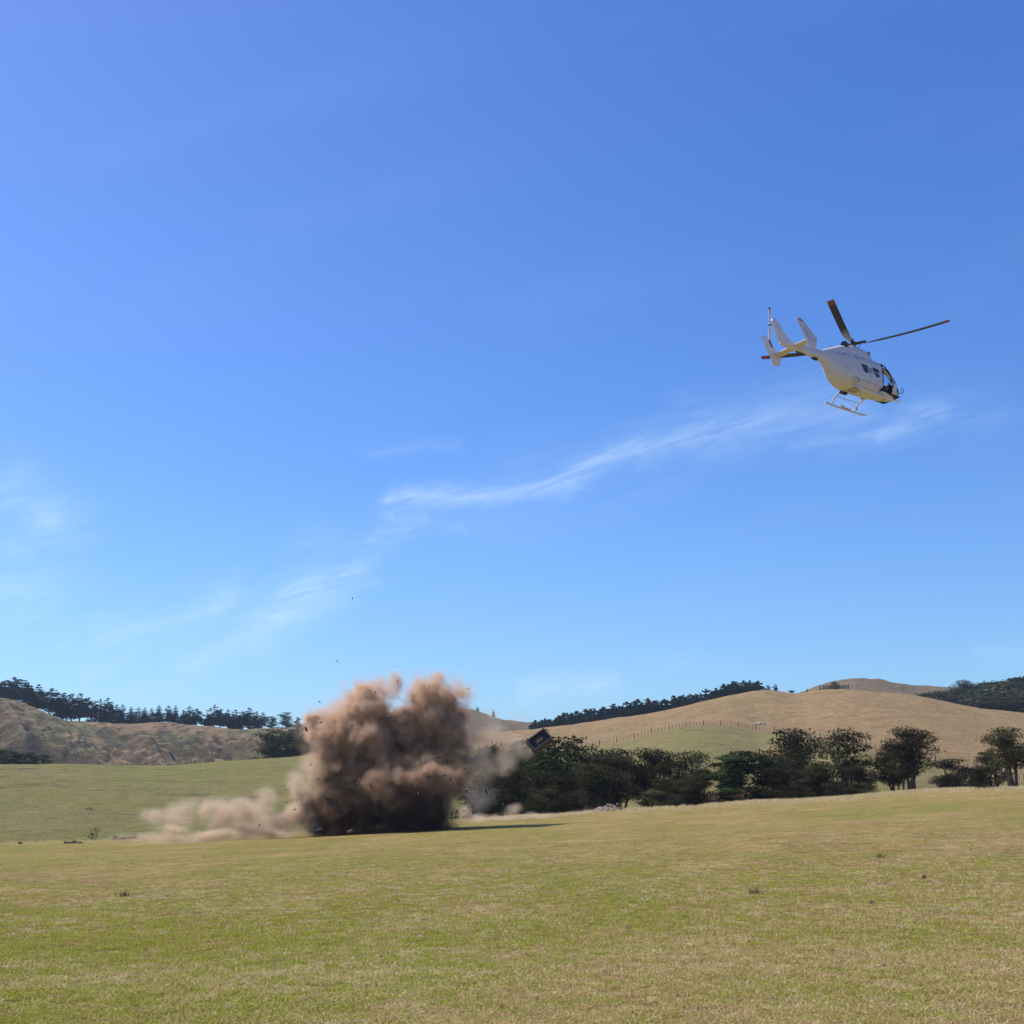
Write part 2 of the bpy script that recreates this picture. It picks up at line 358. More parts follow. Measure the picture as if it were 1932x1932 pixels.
# polar grid whose rings follow the terrain nodes
HF = R(25.5)
colsL = list(np.linspace(-math.pi, -HF, 70)[:-1]); colsM = list(np.linspace(-HF, HF, 680)); colsR = list(np.linspace(HF, math.pi, 70)[1:])
AZ = np.array(colsL + colsM + colsR)
rrN, zzN, tmN = nodes(AZ)
rows = []; zone = []
seg_counts = [8, 12, 70, 12, 60, 70, 10, 26, 12, 8, 6]
near = np.concatenate([[0.3, 1.2, 2.5], np.geomspace(4, 100, 150)])
for r_ in near: rows.append(np.full_like(AZ, r_)); zone.append(0)
bound = {}
for k in range(11):
    for i in range(1, seg_counts[k] + 1):
        rows.append(rrN[k] + (rrN[k + 1] - rrN[k]) * i / seg_counts[k])
    bound[k] = len(rows) - 1
RR = np.array(rows); AA = np.broadcast_to(AZ, RR.shape)
XX = RR * np.sin(AA); YY = RR * np.cos(AA)
ZZ = height(XX.ravel(), YY.ravel()).reshape(RR.shape)
nc = len(AZ)
def sheet(name, i0, i1, c0, c1, mat, label=None):
    X = XX[i0:i1 + 1, c0:c1 + 1]; Y = YY[i0:i1 + 1, c0:c1 + 1]; Z = ZZ[i0:i1 + 1, c0:c1 + 1]
    nr, ncc = X.shape; idx = np.arange(nr * ncc).reshape(nr, ncc)
    Fs = np.stack([idx[:-1, :-1], idx[:-1, 1:], idx[1:, 1:], idx[1:, :-1]], -1).reshape(-1, 4)[:, ::-1]
    me = mesh_np(name, np.stack([X, Y, Z], -1).reshape(-1, 3), Fs, mat, True)
    o = ob(name, me, kind='structure')
    if label: o['label'] = label
    return o
cmid = int(np.searchsorted(AZ, _azx(760)))
sheet('ground', 0, bound[1], 0, nc - 1, M_ground, 'short green and straw coloured pasture rising to the right')
sheet('paddock', bound[1], bound[2], 0, nc - 1, M_padd, 'green far paddock sloping up behind the first grass rise')
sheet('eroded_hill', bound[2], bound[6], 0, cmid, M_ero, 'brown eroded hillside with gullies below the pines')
sheet('dry_hill', bound[2], bound[6], cmid, nc - 1, M_dry, 'smooth tan dry grass hill behind the fence')
sheet('far_hills', bound[6], bound[10], 0, nc - 1, M_far, 'far brown hills on the skyline')

# ------------------------------------------------------------------ trees
def leaf_cloud(rng, lobes, n, size, flat=0.5, shell=0.55):
    """lobes: list of (cx,cy,cz,rx,ry,rz). Many small leaf clumps spread through the lobes"""
    L = np.array(lobes); wgt = (L[:, 3] * L[:, 4] + L[:, 3] * L[:, 5]); wgt /= wgt.sum()
    k = rng.choice(len(L), n, p=wgt)
    d = rng.normal(size=(n, 3)); d /= np.linalg.norm(d, axis=1)[:, None]
    rad = shell + (1 - shell) * rng.uniform(0, 1, n) ** 0.6
    rad *= 1 + 0.16 * rng.normal(size=n)
    c = L[k, :3] + d * L[k, 3:6] * rad[:, None]
    s = size * rng.uniform(0.45, 1.5, n)
    a = rng.normal(size=(n, 3)); a[:, 2] *= flat; a /= np.linalg.norm(a, axis=1)[:, None]
    nn = rng.normal(size=(n, 3)); nn[:, 2] = np.abs(nn[:, 2]) / max(flat, .2)
    b = np.cross(a, nn); b /= np.linalg.norm(b, axis=1)[:, None] + 1e-9
    a *= s[:, None]; b *= (s * rng.uniform(0.35, 0.8, n))[:, None]
    bend = rng.normal(size=(n, 3)) * s[:, None] * 0.25
    V = np.stack([c - a, c - b * 0.9 + bend, c + a, c + b], 1).reshape(-1, 3)
    tone = rng.uniform(0, 1, len(L)); return V, np.arange(4 * n).reshape(n, 4), np.repeat(tone[k], 4)
M_kan = leafmat('kanuka_leaves', (0.012, 0.014, 0.007), (0.120, 0.108, 0.052))
M_brd = leafmat('broadleaf_leaves', (0.020, 0.032, 0.012), (0.12, 0.145, 0.055))
M_grn = leafmat('green_conifer_leaves', (0.015, 0.028, 0.010), (0.070, 0.095, 0.035))
M_pin = leafmat('pine_needles', (0.016, 0.026, 0.020), (0.050, 0.066, 0.045), 0.15)
M_rus = leafmat('russet_leaves', (0.14, 0.075, 0.045), (0.30, 0.19, 0.12))
M_dead = simple('dead_twigs', (0.16, 0.11, 0.09), 0.9)
M_bark = simple('bark', (0.11, 0.085, 0.065), 0.95, var=0.35, scale=3)
M_barkl = simple('pale_bark', (0.20, 0.165, 0.13), 0.95, var=0.35, scale=3)

def limb(mb, a, b, r0, r1, rng, bow=0.12, n=5, sides=6):
    a = Vector(a); b = Vector(b); L = (b - a).length
    side = Vector(rng.normal(size=3)); side *= L * bow / max(side.length, .01)
    pts = []; rad = []
    for i in range(n + 1):
        t = i / n; p = a.lerp(b, t) + side * math.sin(math.pi * t) + Vector(rng.normal(size=3)) * L * 0.012
        pts.append(p); rad.append(r0 + (r1 - r0) * t)
    mb.tube(pts, rad, sides)
def kanuka(seed, H=1.0, W=0.9, crown0=0.35, n=3600, stems=4, lean=0.0, mat=M_kan, bark=M_bark, plates=11, lsz=0.0115, core=0.0):
    """umbrella-layered tree of unit height; returns (trunk mesh, crown mesh)"""
    rng = np.random.RandomState(seed); lobes = []; mb = MB()
    for i in range(plates):
        t = (i + rng.uniform(0, .6)) / plates; z = crown0 + (1 - crown0) * t * 0.93
        w_ = W * 0.5 * math.sqrt(max(0.06, 1 - (t * 1.02 - 0.25) ** 2 / 0.72)) * 0.72
        a = rng.uniform(0, 6.28) if i < plates - 1 else 0; d = w_ * (rng.uniform(0.35, 1.0) if i < plates - 1 else 0.1)
        rr_ = rng.uniform(0.12, 0.24) * W * (1.15 - 0.35 * t)
        lobes.append((math.cos(a) * d + lean * z, math.sin(a) * d, z, rr_ * rng.uniform(1.0, 1.5), rr_ * 1.15, rr_ * rng.uniform(0.22, 0.38)))
        lobes.append((math.cos(a) * d * .6 + lean * z + rng.uniform(-.05, .05), math.sin(a) * d * .6, z - 0.05, rr_ * .7, rr_ * .7, rr_ * .25))
    if core: lobes.append((lean * .6, 0, crown0 + (1 - crown0) * .45, W * core, W * core, (1 - crown0) * .42))
    V, Fc, tn = leaf_cloud(rng, lobes, n, lsz)
    cr = mesh_np('crown', V * H, Fc, mat); cr.attributes.new('tone', 'FLOAT', 'POINT').data.foreach_set('value', tn.astype(np.float32))
    for s_ in range(stems):
        a = rng.uniform(0, 6.28); base = Vector((math.cos(a) * .05, math.sin(a) * .05, -0.03))
        L = lobes[rng.randint(len(lobes) // 3, plates * 2)]
        fork = Vector((L[0] * .55 + math.cos(a) * .03, L[1] * .55, crown0 * rng.uniform(.85, 1.2)))
        limb(mb, base, fork, 0.020, 0.013, rng, 0.10)
        limb(mb, fork, (L[0], L[1], L[2]), 0.013, 0.005, rng, 0.14)
        for q in range(3):
            L2 = lobes[rng.randint(0, plates * 2)]; limb(mb, fork, (L2[0], L2[1], L2[2] - .01), 0.007, 0.002, rng, 0.1, 4, 5)
    for p in range(len(mb.V)): mb.V[p] = tuple(q * H for q in mb.V[p])
    return mb.mesh('trunk', bark, True), cr
def pine(seed, n=2600, W=0.42, crown0=0.2, spiky=0.6):
    rng = np.random.RandomState(seed); lobes = []; mb = MB()
    limb(mb, (0, 0, -0.04), (0, 0, 0.97), 0.020, 0.003, rng, 0.01, 6, 6)
    nw = 11
    for i in range(nw):
        t = i / (nw - 1); z = crown0 + (1 - crown0) * t * 0.93
        env = W * 0.5 * (1 - t) ** spiky * (0.75 + 0.25 * min(1, t * 4)) + 0.02
        for q in range(6 if t < .75 else 4):
            a = rng.uniform(0, 6.28); d = env * rng.uniform(0.35, 1.05); up = d * .25
            s_ = (0.028 + 0.085 * (1 - t)) * rng.uniform(.7, 1.25)
            lobes.append((math.cos(a) * d, math.sin(a) * d, z + up, s_ * 1.2, s_ * 1.2, s_ * .62))
            limb(mb, (0, 0, z), (math.cos(a) * d, math.sin(a) * d, z + up), 0.006, 0.002, rng, 0.03, 2, 4)
    lobes.append((0, 0, 0.95, .018, .018, .06))
    V, Fc, _ = leaf_cloud(rng, lobes, n, 0.021, flat=0.9, shell=0.3)
    return mb.mesh('trunk', M_bark, True), mesh_np('crown', V, Fc, M_pin)
def plant_tree(name, var, label, cat, loc, H, rz=0, group=None, wx=1.0):
    t = thing(name, label, cat, loc, group); t.rotation_euler = (0, 0, rz); t.scale = (H * wx, H * wx, H)
    ob('trunk', var[0], t); ob('crown', var[1], t)
    return t
KV = [kanuka(11, n=12000, plates=15, crown0=.34), kanuka(12, W=1.1, n=13000, plates=16, lean=.06, crown0=.38), kanuka(13, W=.85, n=10000, stems=6, plates=14, crown0=.4), kanuka(14, W=1.1, crown0=.22, n=15000, plates=19), kanuka(15, W=.95, crown0=.10, n=17000, plates=22, core=.16)]
KT = [kanuka(16, W=1.0, crown0=.46, n=13000, stems=7, plates=16), kanuka(17, W=1.05, crown0=.5, n=11000, stems=6, plates=13, lean=.08)]
BV = [kanuka(21, W=.95, crown0=.15, n=15000, stems=4, mat=M_brd, bark=M_barkl, plates=18, lsz=.013, core=.3), kanuka(22, W=1.2, crown0=.12, n=14000, mat=M_brd, plates=16, lsz=.013, core=.3)]
GV = [kanuka(31, W=.6, crown0=.03, n=13000, stems=2, mat=M_grn, plates=16, core=.22), kanuka(32, W=.66, crown0=.03, n=13000, stems=2, mat=M_grn, plates=15, core=.25)]
SV = [kanuka(41, W=1.7, crown0=.05, n=7000, stems=5, plates=10, lsz=.028, core=.5), kanuka(42, W=1.5, crown0=.1, n=6000, stems=6, plates=9, lsz=.028, core=.4)]
RV = [kanuka(51, W=1.6, crown0=.08, n=1600, stems=6, plates=7, lsz=.035, mat=M_rus, bark=M_dead), kanuka(52, W=1.2, crown0=.15, n=260, stems=8, plates=7, lsz=.035, mat=M_kan, bark=M_dead)]
PV = [pine(61), pine(62, W=.5, crown0=.26), pine(63, W=.36, crown0=.16, spiky=.8), pine(64, n=3000, W=.62, crown0=.24, spiky=.42), pine(65, W=.32, crown0=.1, spiky=.9)]

def tree_px(name, var, px, top, r, label, cat='tree', rz=0, wx=1.0, group=None, base=None):
    p = at(px, r, top)
    H = zat(px, top, r) - p.z
    return plant_tree(name, var, label, cat, p, H, rz, group, wx)
GK = 'trees in the gully behind the pasture'
KL = [ # kind, x, top y, distance, spin, width factor, label
 (KV[0], 926, 1402, 128, .3, 1.0, 'thin dark tree half veiled by dust just right of the cloud'),
 (BV[0], 985, 1386, 138, 1.2, 1.1, 'rounded tree greyed by drifting dust, left of the flying box'),
 (BV[0], 1062, 1377, 132, .2, 1.15, 'tallest broad green tree, directly behind the flying box'),
 (BV[1], 1108, 1402, 134, 2.2, .9, 'broad green tree stepping down on the right side of the tallest green one'),
 (KV[3], 962, 1446, 118, .7, 1.25, 'low dark bushy tree standing in front of the dust greyed tree'),
 (KV[3], 1066, 1452, 117, 2.0, 1.1, 'low dark tree at the pasture edge below the flying box'),
 (KV[3], 1018, 1450, 122, 4.0, 1.0, 'low dark tree between the two front bushes left of the box'),
 (KV[2], 1108, 1440, 122, .4, .9, 'dark bushy tree in front of the stepped broad green tree'),
 (KT[0], 1139, 1420, 126, .5, .95, 'dark tree with bare thin trunks showing above the bare soil mound'),
 (KT[1], 1168, 1407, 133, 1.9, .75, 'narrow tree whose small tuft top rises over its neighbours'),
 (KT[0], 1222, 1411, 129, .2, .8, 'wide flat topped dark tree, first on the right of the small tuft top'),
 (KV[0], 1262, 1432, 126, .9, .85, 'dark rounded tree in the dip between two taller tops'),
 (KV[1], 1312, 1412, 130, 3.4, .75, 'dark tree with domed top left of the green column tree'),
 (KV[3], 1252, 1462, 117, 2.6, 1.0, 'low dense dark tree hiding its trunk, left of the pale trunk gap'),
 (KV[4], 1322, 1448, 119, 1.1, 1.1, 'low dense dark tree touching the left side of the green column'),
 (GV[0], 1376, 1412, 118, 0, 1.5, 'green column shaped tree, left one of the close pair'),
 (GV[1], 1402, 1406, 120, 2, 1.5, 'green column shaped tree, right one of the close pair'),
 (GV[1], 1440, 1420, 122, 4, 1.4, 'shorter green column tree leaning into the big umbrella tree'),
 (KT[1], 1478, 1369, 134, .1, .85, 'big umbrella crowned tree with open gap under its crown'),
 (KV[3], 1508, 1418, 123, .8, .95, 'dark tree filling the space below the big umbrella crown'),
 (KV[2], 1466, 1440, 118, 2.8, 1.1, 'dark low tree on straight trunks right of the green columns'),
 (KV[3], 1590, 1371, 122, .0, .95, 'large dense dark tree reaching to the ground, left of the fence gap'),
 (KV[4], 1548, 1432, 118, .9, 1.1, 'grey green low tree at the left foot of the large dense tree'),
 (KV[4], 1612, 1436, 116, 3.9, 1.1, 'grey green low tree at the right foot of the large dense tree'),
 (KT[0], 1706, 1372, 120, .6, .9, 'lone dark tree on several bare trunks with hillside showing through'),
 (KT[1], 1683, 1404, 124, 4.2, .8, 'slender tree crowding the left side of the lone many trunked tree'),
 (KT[1], 1908, 1368, 118, 3.0, .95, 'leaning umbrella tree cut by the right edge of the photo'),
 (KV[2], 1868, 1408, 121, 1.3, .85, 'dark tree joined to the left side of the leaning umbrella tree')]
for (var, x, ty, r, rz, wx, lab) in KL:
    tree_px('gully_tree', var, x, ty, r, lab, 'tree', rz, wx, GK)
GS = 'low bushes along the pasture edge'
BU = [(SV[0], 1790, 1456, 112, 0, .75, 'rounded dark bush right of the many trunked tree'), (SV[1], 1846, 1447, 114, 1, .7, 'grey green bush below the leaning umbrella tree'),
 (SV[1], 1640, 1468, 114, 2.5, .7, 'dark bush in the gap left of the many trunked tree'), (SV[0], 1010, 1497, 112, 2, .8, 'low dark bush under the left end of the tree row'),
 (SV[1], 1085, 1506, 111, 4, .6, 'low dark bush left of the bare soil mound'),
 (SV[1], 1216, 1503, 112, 1, .5, 'low bush beside the forked trunks'),
 (SV[0], 1290, 1497, 111, 3, .5, 'low dark bush left of the russet bush'), (SV[0], 1500, 1478, 111, 2.2, .8, 'low dark bush under the big umbrella tree'),
 (SV[1], 1572, 1470, 112, 3.3, .8, 'low dark bush under the large dense tree'), (SV[0], 925, 1500, 116, .4, .7, 'low bush fading into the dust beside the cloud')]
for (var, x, ty, r, rz, wx, lab) in BU: tree_px('bush', var, x, ty, r, lab, 'bush', rz, wx * .85, GS)
tree_px('tree', KV[0], 1797, 1428, 190, 'small flat topped tree alone on the slope below the fence', 'tree', 1.0, 1.6)
tree_px('russet_bush', RV[0], 1400, 1489, 107, 'dead russet bush at the foot of the green column trees', 'bush', 0, .95, 'russet bushes')
tree_px('russet_bush', RV[0], 1352, 1500, 106, 'small low russet bush left of the larger russet one', 'bush', 2, 1.2, 'russet bushes')
tree_px('dry_shrub', RV[1], 183, 1558, 165, 'thin dry grey shrub on the left slope beyond the dust', 'shrub', 1, .8)

# left ridge pines
ORD = 'first second third fourth fifth sixth seventh eighth ninth tenth eleventh twelfth thirteenth fourteenth fifteenth sixteenth seventeenth eighteenth nineteenth twentieth'.split()
LP = [(4,1284,1),(14,1279,3),(27,1276,3),(40,1283,3),(52,1297,1),(60,1296,2),(73,1294,2),(98,1300,3),(110,1302,1),(122,1303,2),(137,1310,3),(153,1311,1),(168,1314,3),(190,1319,0),(204,1320,1),(220,1327,2),(232,1329,0),(248,1330,4),(262,1331,0),(274,1333,4),(286,1334,2),(300,1332,4),(318,1328,0),(332,1334,4),(346,1335,2),(358,1332,0),(371,1334,3),(392,1341,4),(405,1333,0),(417,1335,3),(431,1336,1),(445,1336,0),(458,1340,3),(471,1338,1),(484,1341,4),(496,1346,1)]
shape = ['broad', 'ragged open', 'slim', 'full rounded', 'narrow pointed']
rj = random.Random(5)
for i, (x, ty, kx) in enumerate(LP):
    r = 607 + rj.uniform(-2, 16)
    if i < 20: where = 'the %s from the left' % ORD[i] if i else 'cut by the left photo edge'
    else: where = 'the %s counted back from the dust cloud' % ORD[len(LP) - 1 - i]
    tree_px('pine_tree', PV[kx], x, ty + rj.uniform(-4.5, 3.5), r, '%s dark pine on the left ridge, %s' % (shape[kx], where), 'pine tree', rj.uniform(0, 6), (1.0, 1.0, 1.0, 1.0, 1.1)[kx] * (rj.uniform(1.7, 2.1) if x < 62 else rj.uniform(1.4, 1.8)), 'pines along the left ridge')
MV = [kanuka(71, W=1.15, crown0=.08, n=3600, stems=3, plates=11, lsz=.026, core=.35, mat=M_kan), kanuka(72, W=1.0, crown0=.2, n=3200, stems=4, plates=11, lsz=.026, mat=M_kan, core=.2), kanuka(73, W=1.2, crown0=.1, n=3600, plates=11, lsz=.026, mat=M_brd, core=.35)]
for (x, ty, r, k, wx, lab) in [(512,1350,600,0,1.0,'broad leafy tree where the pine row ends'),(541,1342,596,0,1.0,'tall round headed tree on the ridge left of the cloud'),(562,1352,598,1,.7,'sparse thin tree against the sky beside the dust cloud'),(577,1362,600,1,.7,'small thin tree partly behind the left edge of the dust')]:
    tree_px('ridge_tree', MV[k], x, ty, r, lab, 'tree', x, wx, 'broadleaved trees at the end of the pine row')
for (x, ty, r, k, wx, lab) in [(516,1372,335,0,1.1,'dark tree at the left side of the square bush block'),(540,1374,333,2,1.2,'dark tree in the middle of the bush block left of the cloud'),(563,1372,338,0,1.2,'dark tree at the right side of the bush block, by the cloud'),(590,1380,338,0,.8,'dark tree mostly hidden behind the left edge of the dust'),
      (8,1409,338,2,1.6,'dark round tree low on the left edge of the photo'),(28,1416,336,0,1.2,'smaller dark tree beside the one on the left edge'),(58,1417,336,0,1.3,'dark round bush tree below the left hill, nearer the left edge'),(82,1419,336,2,1.3,'dark round bush tree below the left hill, nearer the bare slope')]:
    tree_px('dark_tree', MV[k], x, ty, r, lab, 'tree', x, wx, 'dark trees at the crest of the far paddock')
tree_px('tree', MV[0], 901, 1334, 840, 'small round tree on the skyline right of the dust cloud', 'tree', 1, .9)
tree_px('tree', PV[2], 931, 1339, 825, 'small lone slim tree on the slope right of the dust cloud', 'tree', 1, 1.1)
tree_px('tree', MV[1], 1492, 1301, 500, 'small ragged tree in the notch between the two hills', 'tree', 1, 1.0)
tree_px('tree', PV[0], 1523, 1300, 540, 'small pointed tree right of the notch between the two hills', 'tree', 1, .9)
tree_px('tree', PV[3], 1449, 1291, 492, 'left of two stand-alone round pines ending the pine wood', 'pine tree', 1, .9)
tree_px('tree', PV[3], 1462, 1290, 491, 'right of two stand-alone round pines ending the pine wood', 'pine tree', 3, .9)
# pine wood behind the dry hill
wt = [(1003,1362),(1039,1353),(1072,1346),(1104,1339),(1137,1338),(1169,1330),(1212,1321),(1245,1319),(1289,1315),(1322,1306),(1348,1300),(1373,1292),(1392,1288),(1428,1287),(1440,1291)]
wx_ = [q[0] for q in wt]; wy_ = [q[1] for q in wt]
x = 1003.0; k = 0
while x < 1438:
    for rowi, (r, dy_) in enumerate(((512, 6.0), (545, 1.5), (580, -1.0))):
        xx = x + rj.uniform(-3, 3)
        ty = float(np.interp(xx, wx_, wy_)) + dy_ + rj.choice((-4, -1, 1, 3, 5, 7)) + rj.uniform(-1.5, 1.5)
        c_ = pix(xx, 1350)[0]; cl_ = 1500 - 2465 * float(ev(LC, np.array([c_]))[0])
        if ty > cl_ - 3: ty = cl_ - 3 - rj.uniform(0, 3)
        t = tree_px('pine_tree', PV[rj.choice((0, 2, 4, 4, 2))], xx, ty, r + rj.uniform(-8, 8), 'dark pine %s of the wood behind the dry hill%s' % (('at the low left end', 'in the lower half', 'in the upper half', 'at the high right end')[min(3, int((x - 1003) / 109))], (', front row', ', middle row', ', back row')[rowi]), 'pine tree', rj.uniform(0, 6), rj.uniform(1.35, 1.9), 'pines of the wood behind the dry hill')
    x += 6.4
# native bush on the right
nt_ = [(1735,1302),(1745,1297),(1761,1295),(1775,1300),(1784,1304),(1800,1299),(1820,1294),(1835,1288),(1850,1283),(1877,1282),(1897,1278),(1932,1274),(1960,1274)]
nx_ = [q[0] for q in nt_]; ny_ = [q[1] for q in nt_]
NB = 'native trees massed behind the right end of the dry hill'
for r, dy_, x0, st in ((690, 0, 1778, 13), (640, 8, 1738, 14), (590, 18, 1744, 14), (545, 29, 1775, 14), (515, 41, 1815, 15)):
    x = x0
    while x < 1955:
        xx = x + rj.uniform(-3, 3); ty = float(np.interp(xx, nx_, ny_)) + dy_ + rj.uniform(-3, 3)
        cl_ = 1500 - 2465 * float(ev(LC, np.array([pix(xx, 1320)[0]]))[0])
        if ty < cl_ - 4:
            tree_px('bush_tree', MV[rj.choice((0, 1, 2, 0))], xx, ty, r, 'rounded dark native tree, %s, %s' % ({690: 'on the bush skyline', 640: 'just under the skyline', 590: 'half way up the bush', 545: 'low in the bush', 515: 'down at the dry grass'}[r], 'left part' if x < 1840 else 'toward the photo edge'), 'tree', rj.uniform(0, 6), rj.uniform(1.25, 1.7), NB)
        x += st
tree_px('emergent_tree', KT[1], 1814, 1279, 640, 'flat topped tree standing out above the bush on the right skyline', 'tree', 1, .6)

# ------------------------------------------------------------------ fences
M_post = simple('weathered_post', (0.115, 0.085, 0.065), 0.9, var=.3)
M_wire = simple('fence_wire', (0.16, 0.14, 0.13), 0.6)
M_rail = simple('weathered_rail', (0.23, 0.19, 0.165), 0.9, var=.3)
fence = thing('fence', 'long post and batten wire fence curving over the hill above the gully trees', 'fence')
pb = MB(); pb.tube([(0, 0, -.3), (0, 0, 1.32)], [.125, .11], 7); PM = pb.mesh('post', M_post)
pb = MB(); pb.box((0, 0, .55), (.085, .07, 1.05)); BM = pb.mesh('batten', M_post)
line_pts = []; i = 0; px = 1098.0
rfen = random.Random(3)
while px < 1950:
    a = pix(px, 1420)[0]; rrb = float(nodes(np.array([a]))[0][3][0]) + 1.0
    p = Vector((rrb * math.sin(a), rrb * math.cos(a), 0)); p.z = gz(p.x, p.y)
    big = i % 5 == 0
    o = ob('post' if big else 'batten', PM if big else BM, fence, p)
    o.rotation_euler = (rfen.uniform(-.05, .05), rfen.uniform(-.07, .07), 0); o.scale = (1, 1, rfen.uniform(.9, 1.12))
    line_pts.append(p); i += 1; px += (6.6 if px < 1450 else 8.6)
for hh in (0.25, 0.5, 0.75, 1.0):
    wb = MB(); wb.tube([q + Vector((0, 0, hh)) for q in line_pts], 0.012, 3); ob('wire', wb.mesh('wire', M_wire), fence)
f2 = thing('fence', 'short row of small posts on the green crest left of the dust cloud', 'fence')
for j in range(15):
    px = 300 + j * 17; a = pix(px, 1440)[0]; rrb = 323.; p = Vector((rrb * math.sin(a), rrb * math.cos(a), 0)); p.z = gz(p.x, p.y)
    o = ob('post', PM, f2, p); o.scale = (.8, .8, .62)
# stock yard on the hill top
yd = at(1573, 470, 1303); yard = thing('stock_yard', 'timber railed stock yard with a tree beside it on top of the dry hill', 'stock yard', yd)
ya = pix(1573, 1303)[0]
yM = Matrix.Rotation(-ya, 3, 'Z')
def yp(lx, ly):
    q = yM @ Vector((lx, ly, 0)); wz = gz(yd.x + q.x, yd.y + q.y) - yd.z; return Vector((q.x, q.y, wz))
pm = MB(); pm.box((0, 0, .85), (.2, .2, 1.9)); YP = pm.mesh('post', M_post)
def yline(a, b, n):
    for i in range(n + 1): ob('post', YP, yard, yp(a[0] + (b[0] - a[0]) * i / n, a[1] + (b[1] - a[1]) * i / n))
    for h in (.35, .75, 1.15, 1.6):
        m_ = MB(); A = yp(*a) + Vector((0, -.12, h)); B = yp(*b) + Vector((0, -.12, h)); m_.tube([A, B], .075, 4); ob('rail', m_.mesh('rail', M_rail), yard)
yline((-4.8, -2.4), (.4, -3.0), 4); yline((.4, -3.0), (5.0, -2.4), 3); yline((5.0, -2.4), (5.0, 3), 3); yline((-4.8, -2.4), (-4.8, 3), 3); yline((-4.8, 3), (5, 3), 6)
m_ = MB(); m_.box(yp(1.2, -2.0) + Vector((0, 0, .95)), (1.9, 1.2, 1.8), yM); ob('loading_ramp', m_.mesh('loading_ramp', M_post), yard)
tree_px('tree', MV[2], 1573, 1285, 471, 'dark round headed tree beside the stock yard on the hill top', 'tree', 0, 1.1)
# rocks near the fence
M_rock = simple('pale_rock', (0.40, 0.38, 0.35), 0.85, var=.2, scale=1.5)
def rock_mesh(seed, s, mat, name='rock', sub=2, amp=.35):
    bm = bmesh.new(); bmesh.ops.create_icosphere(bm, subdivisions=sub, radius=1); rr = random.Random(seed)
    ph = [rr.uniform(0, 6) for _ in range(6)]
    for v_ in bm.verts:
        c = v_.co; k = 1 + amp * (math.sin(c.x * 3 + ph[0]) * math.sin(c.y * 3.3 + ph[1]) + .5 * math.sin(c.z * 6 + ph[2]) * math.sin(c.x * 5 + ph[3])) + rr.uniform(-.1, .1)
        v_.co = Vector((c.x * s[0], c.y * s[1], c.z * s[2])) * k
    me = bpy.data.meshes.new(name); bm.to_mesh(me); bm.free(); me.materials.append(mat); return me
for (x, y, s, lab) in [(1432, 1369, (1.0, .6, .35), 'pale rock on the hill just above the big umbrella tree'), (1442, 1371, (.7, .5, .3), 'smaller pale rock right of the first one above the umbrella tree')]:
    a = pix(x, y)[0]; r = 372; thing('rock', lab, 'rock', Vector((r * math.sin(a), r * math.cos(a), gz(r * math.sin(a), r * math.cos(a)) + .1)), 'pale rocks on the hill', rock_mesh(int(x), s, M_rock))

# ------------------------------------------------------------------ foreground details
M_soil = simple('bare_soil', (0.20, 0.125, 0.085), 0.95, var=.35, scale=5)
M_soild = simple('dark_soil', (0.13, 0.095, 0.06), 0.95, var=.35, scale=5)
M_mound = simple('pinkish_soil', (0.34, 0.25, 0.17), 0.95, var=.3, scale=3)
def clump(seed, n, sx, sy, sz, mat, name='soil_clods', size=.12):
    rr = random.Random(seed); bm = bmesh.new()
    for i in range(n):
        a = rr.uniform(0, 6.28); d = rr.random() ** .7
        M_ = Matrix.Translation((math.cos(a) * d * sx, math.sin(a) * d * sy, (1 - d) * sz * rr.random())) @ Euler((rr.uniform(0, 3), rr.uniform(0, 3), rr.uniform(0, 3))).to_matrix().to_4x4() @ Matrix.Diagonal((size * rr.uniform(.5, 1.5), size * rr.uniform(.5, 1.3), size * rr.uniform(.4, 1.0), 1))
        bmesh.ops.create_icosphere(bm, subdivisions=1, radius=1, matrix=M_)
    for v_ in bm.verts: v_.co += Vector((rr.uniform(-1, 1), rr.uniform(-1, 1), rr.uniform(-1, 1))) * size * .2
    me = bpy.data.meshes.new(name); bm.to_mesh(me); bm.free(); me.materials.append(mat); return me
for (x, y, r, n, sx, sz, mt, lab) in [(139, 1597, 92, 26, .75, .12, M_soil, 'low patch of brown clods, left of the dust trail'), (219, 1587, 99, 26, .5, .25, M_soil, 'brown clod heap where the thin dust begins'),
      (245, 1586, 99, 30, .8, .2, M_soil, 'longer spread of brown clods right beside the heap'), (167, 1545, 215, 14, .9, .4, M_soil, 'small dirt lump on the far green slope above the dry shrub')]:
    p = at(x, r, y); thing('soil_clods', lab, 'soil', p, 'clods thrown on the grass', clump(int(x), n, sx, sx * .6, sz, mt))
p = at(1150, 96, 1530); thing('soil_mound', 'pinkish bare soil mound on the pasture edge below the thin trunks', 'soil mound', p, None, clump(77, 220, 1.15, .6, .42, M_mound, 'soil_mound', .15))
m_ = MB(); m_.box((0, 0, .32), (.30, .1, .34), Euler((.3, .5, .2)).to_quaternion()); thing('broken_board', 'small brown board standing up at the right end of the soil mound', 'board', at(1166, 96, 1527), None, m_.mesh('broken_board', M_soil))
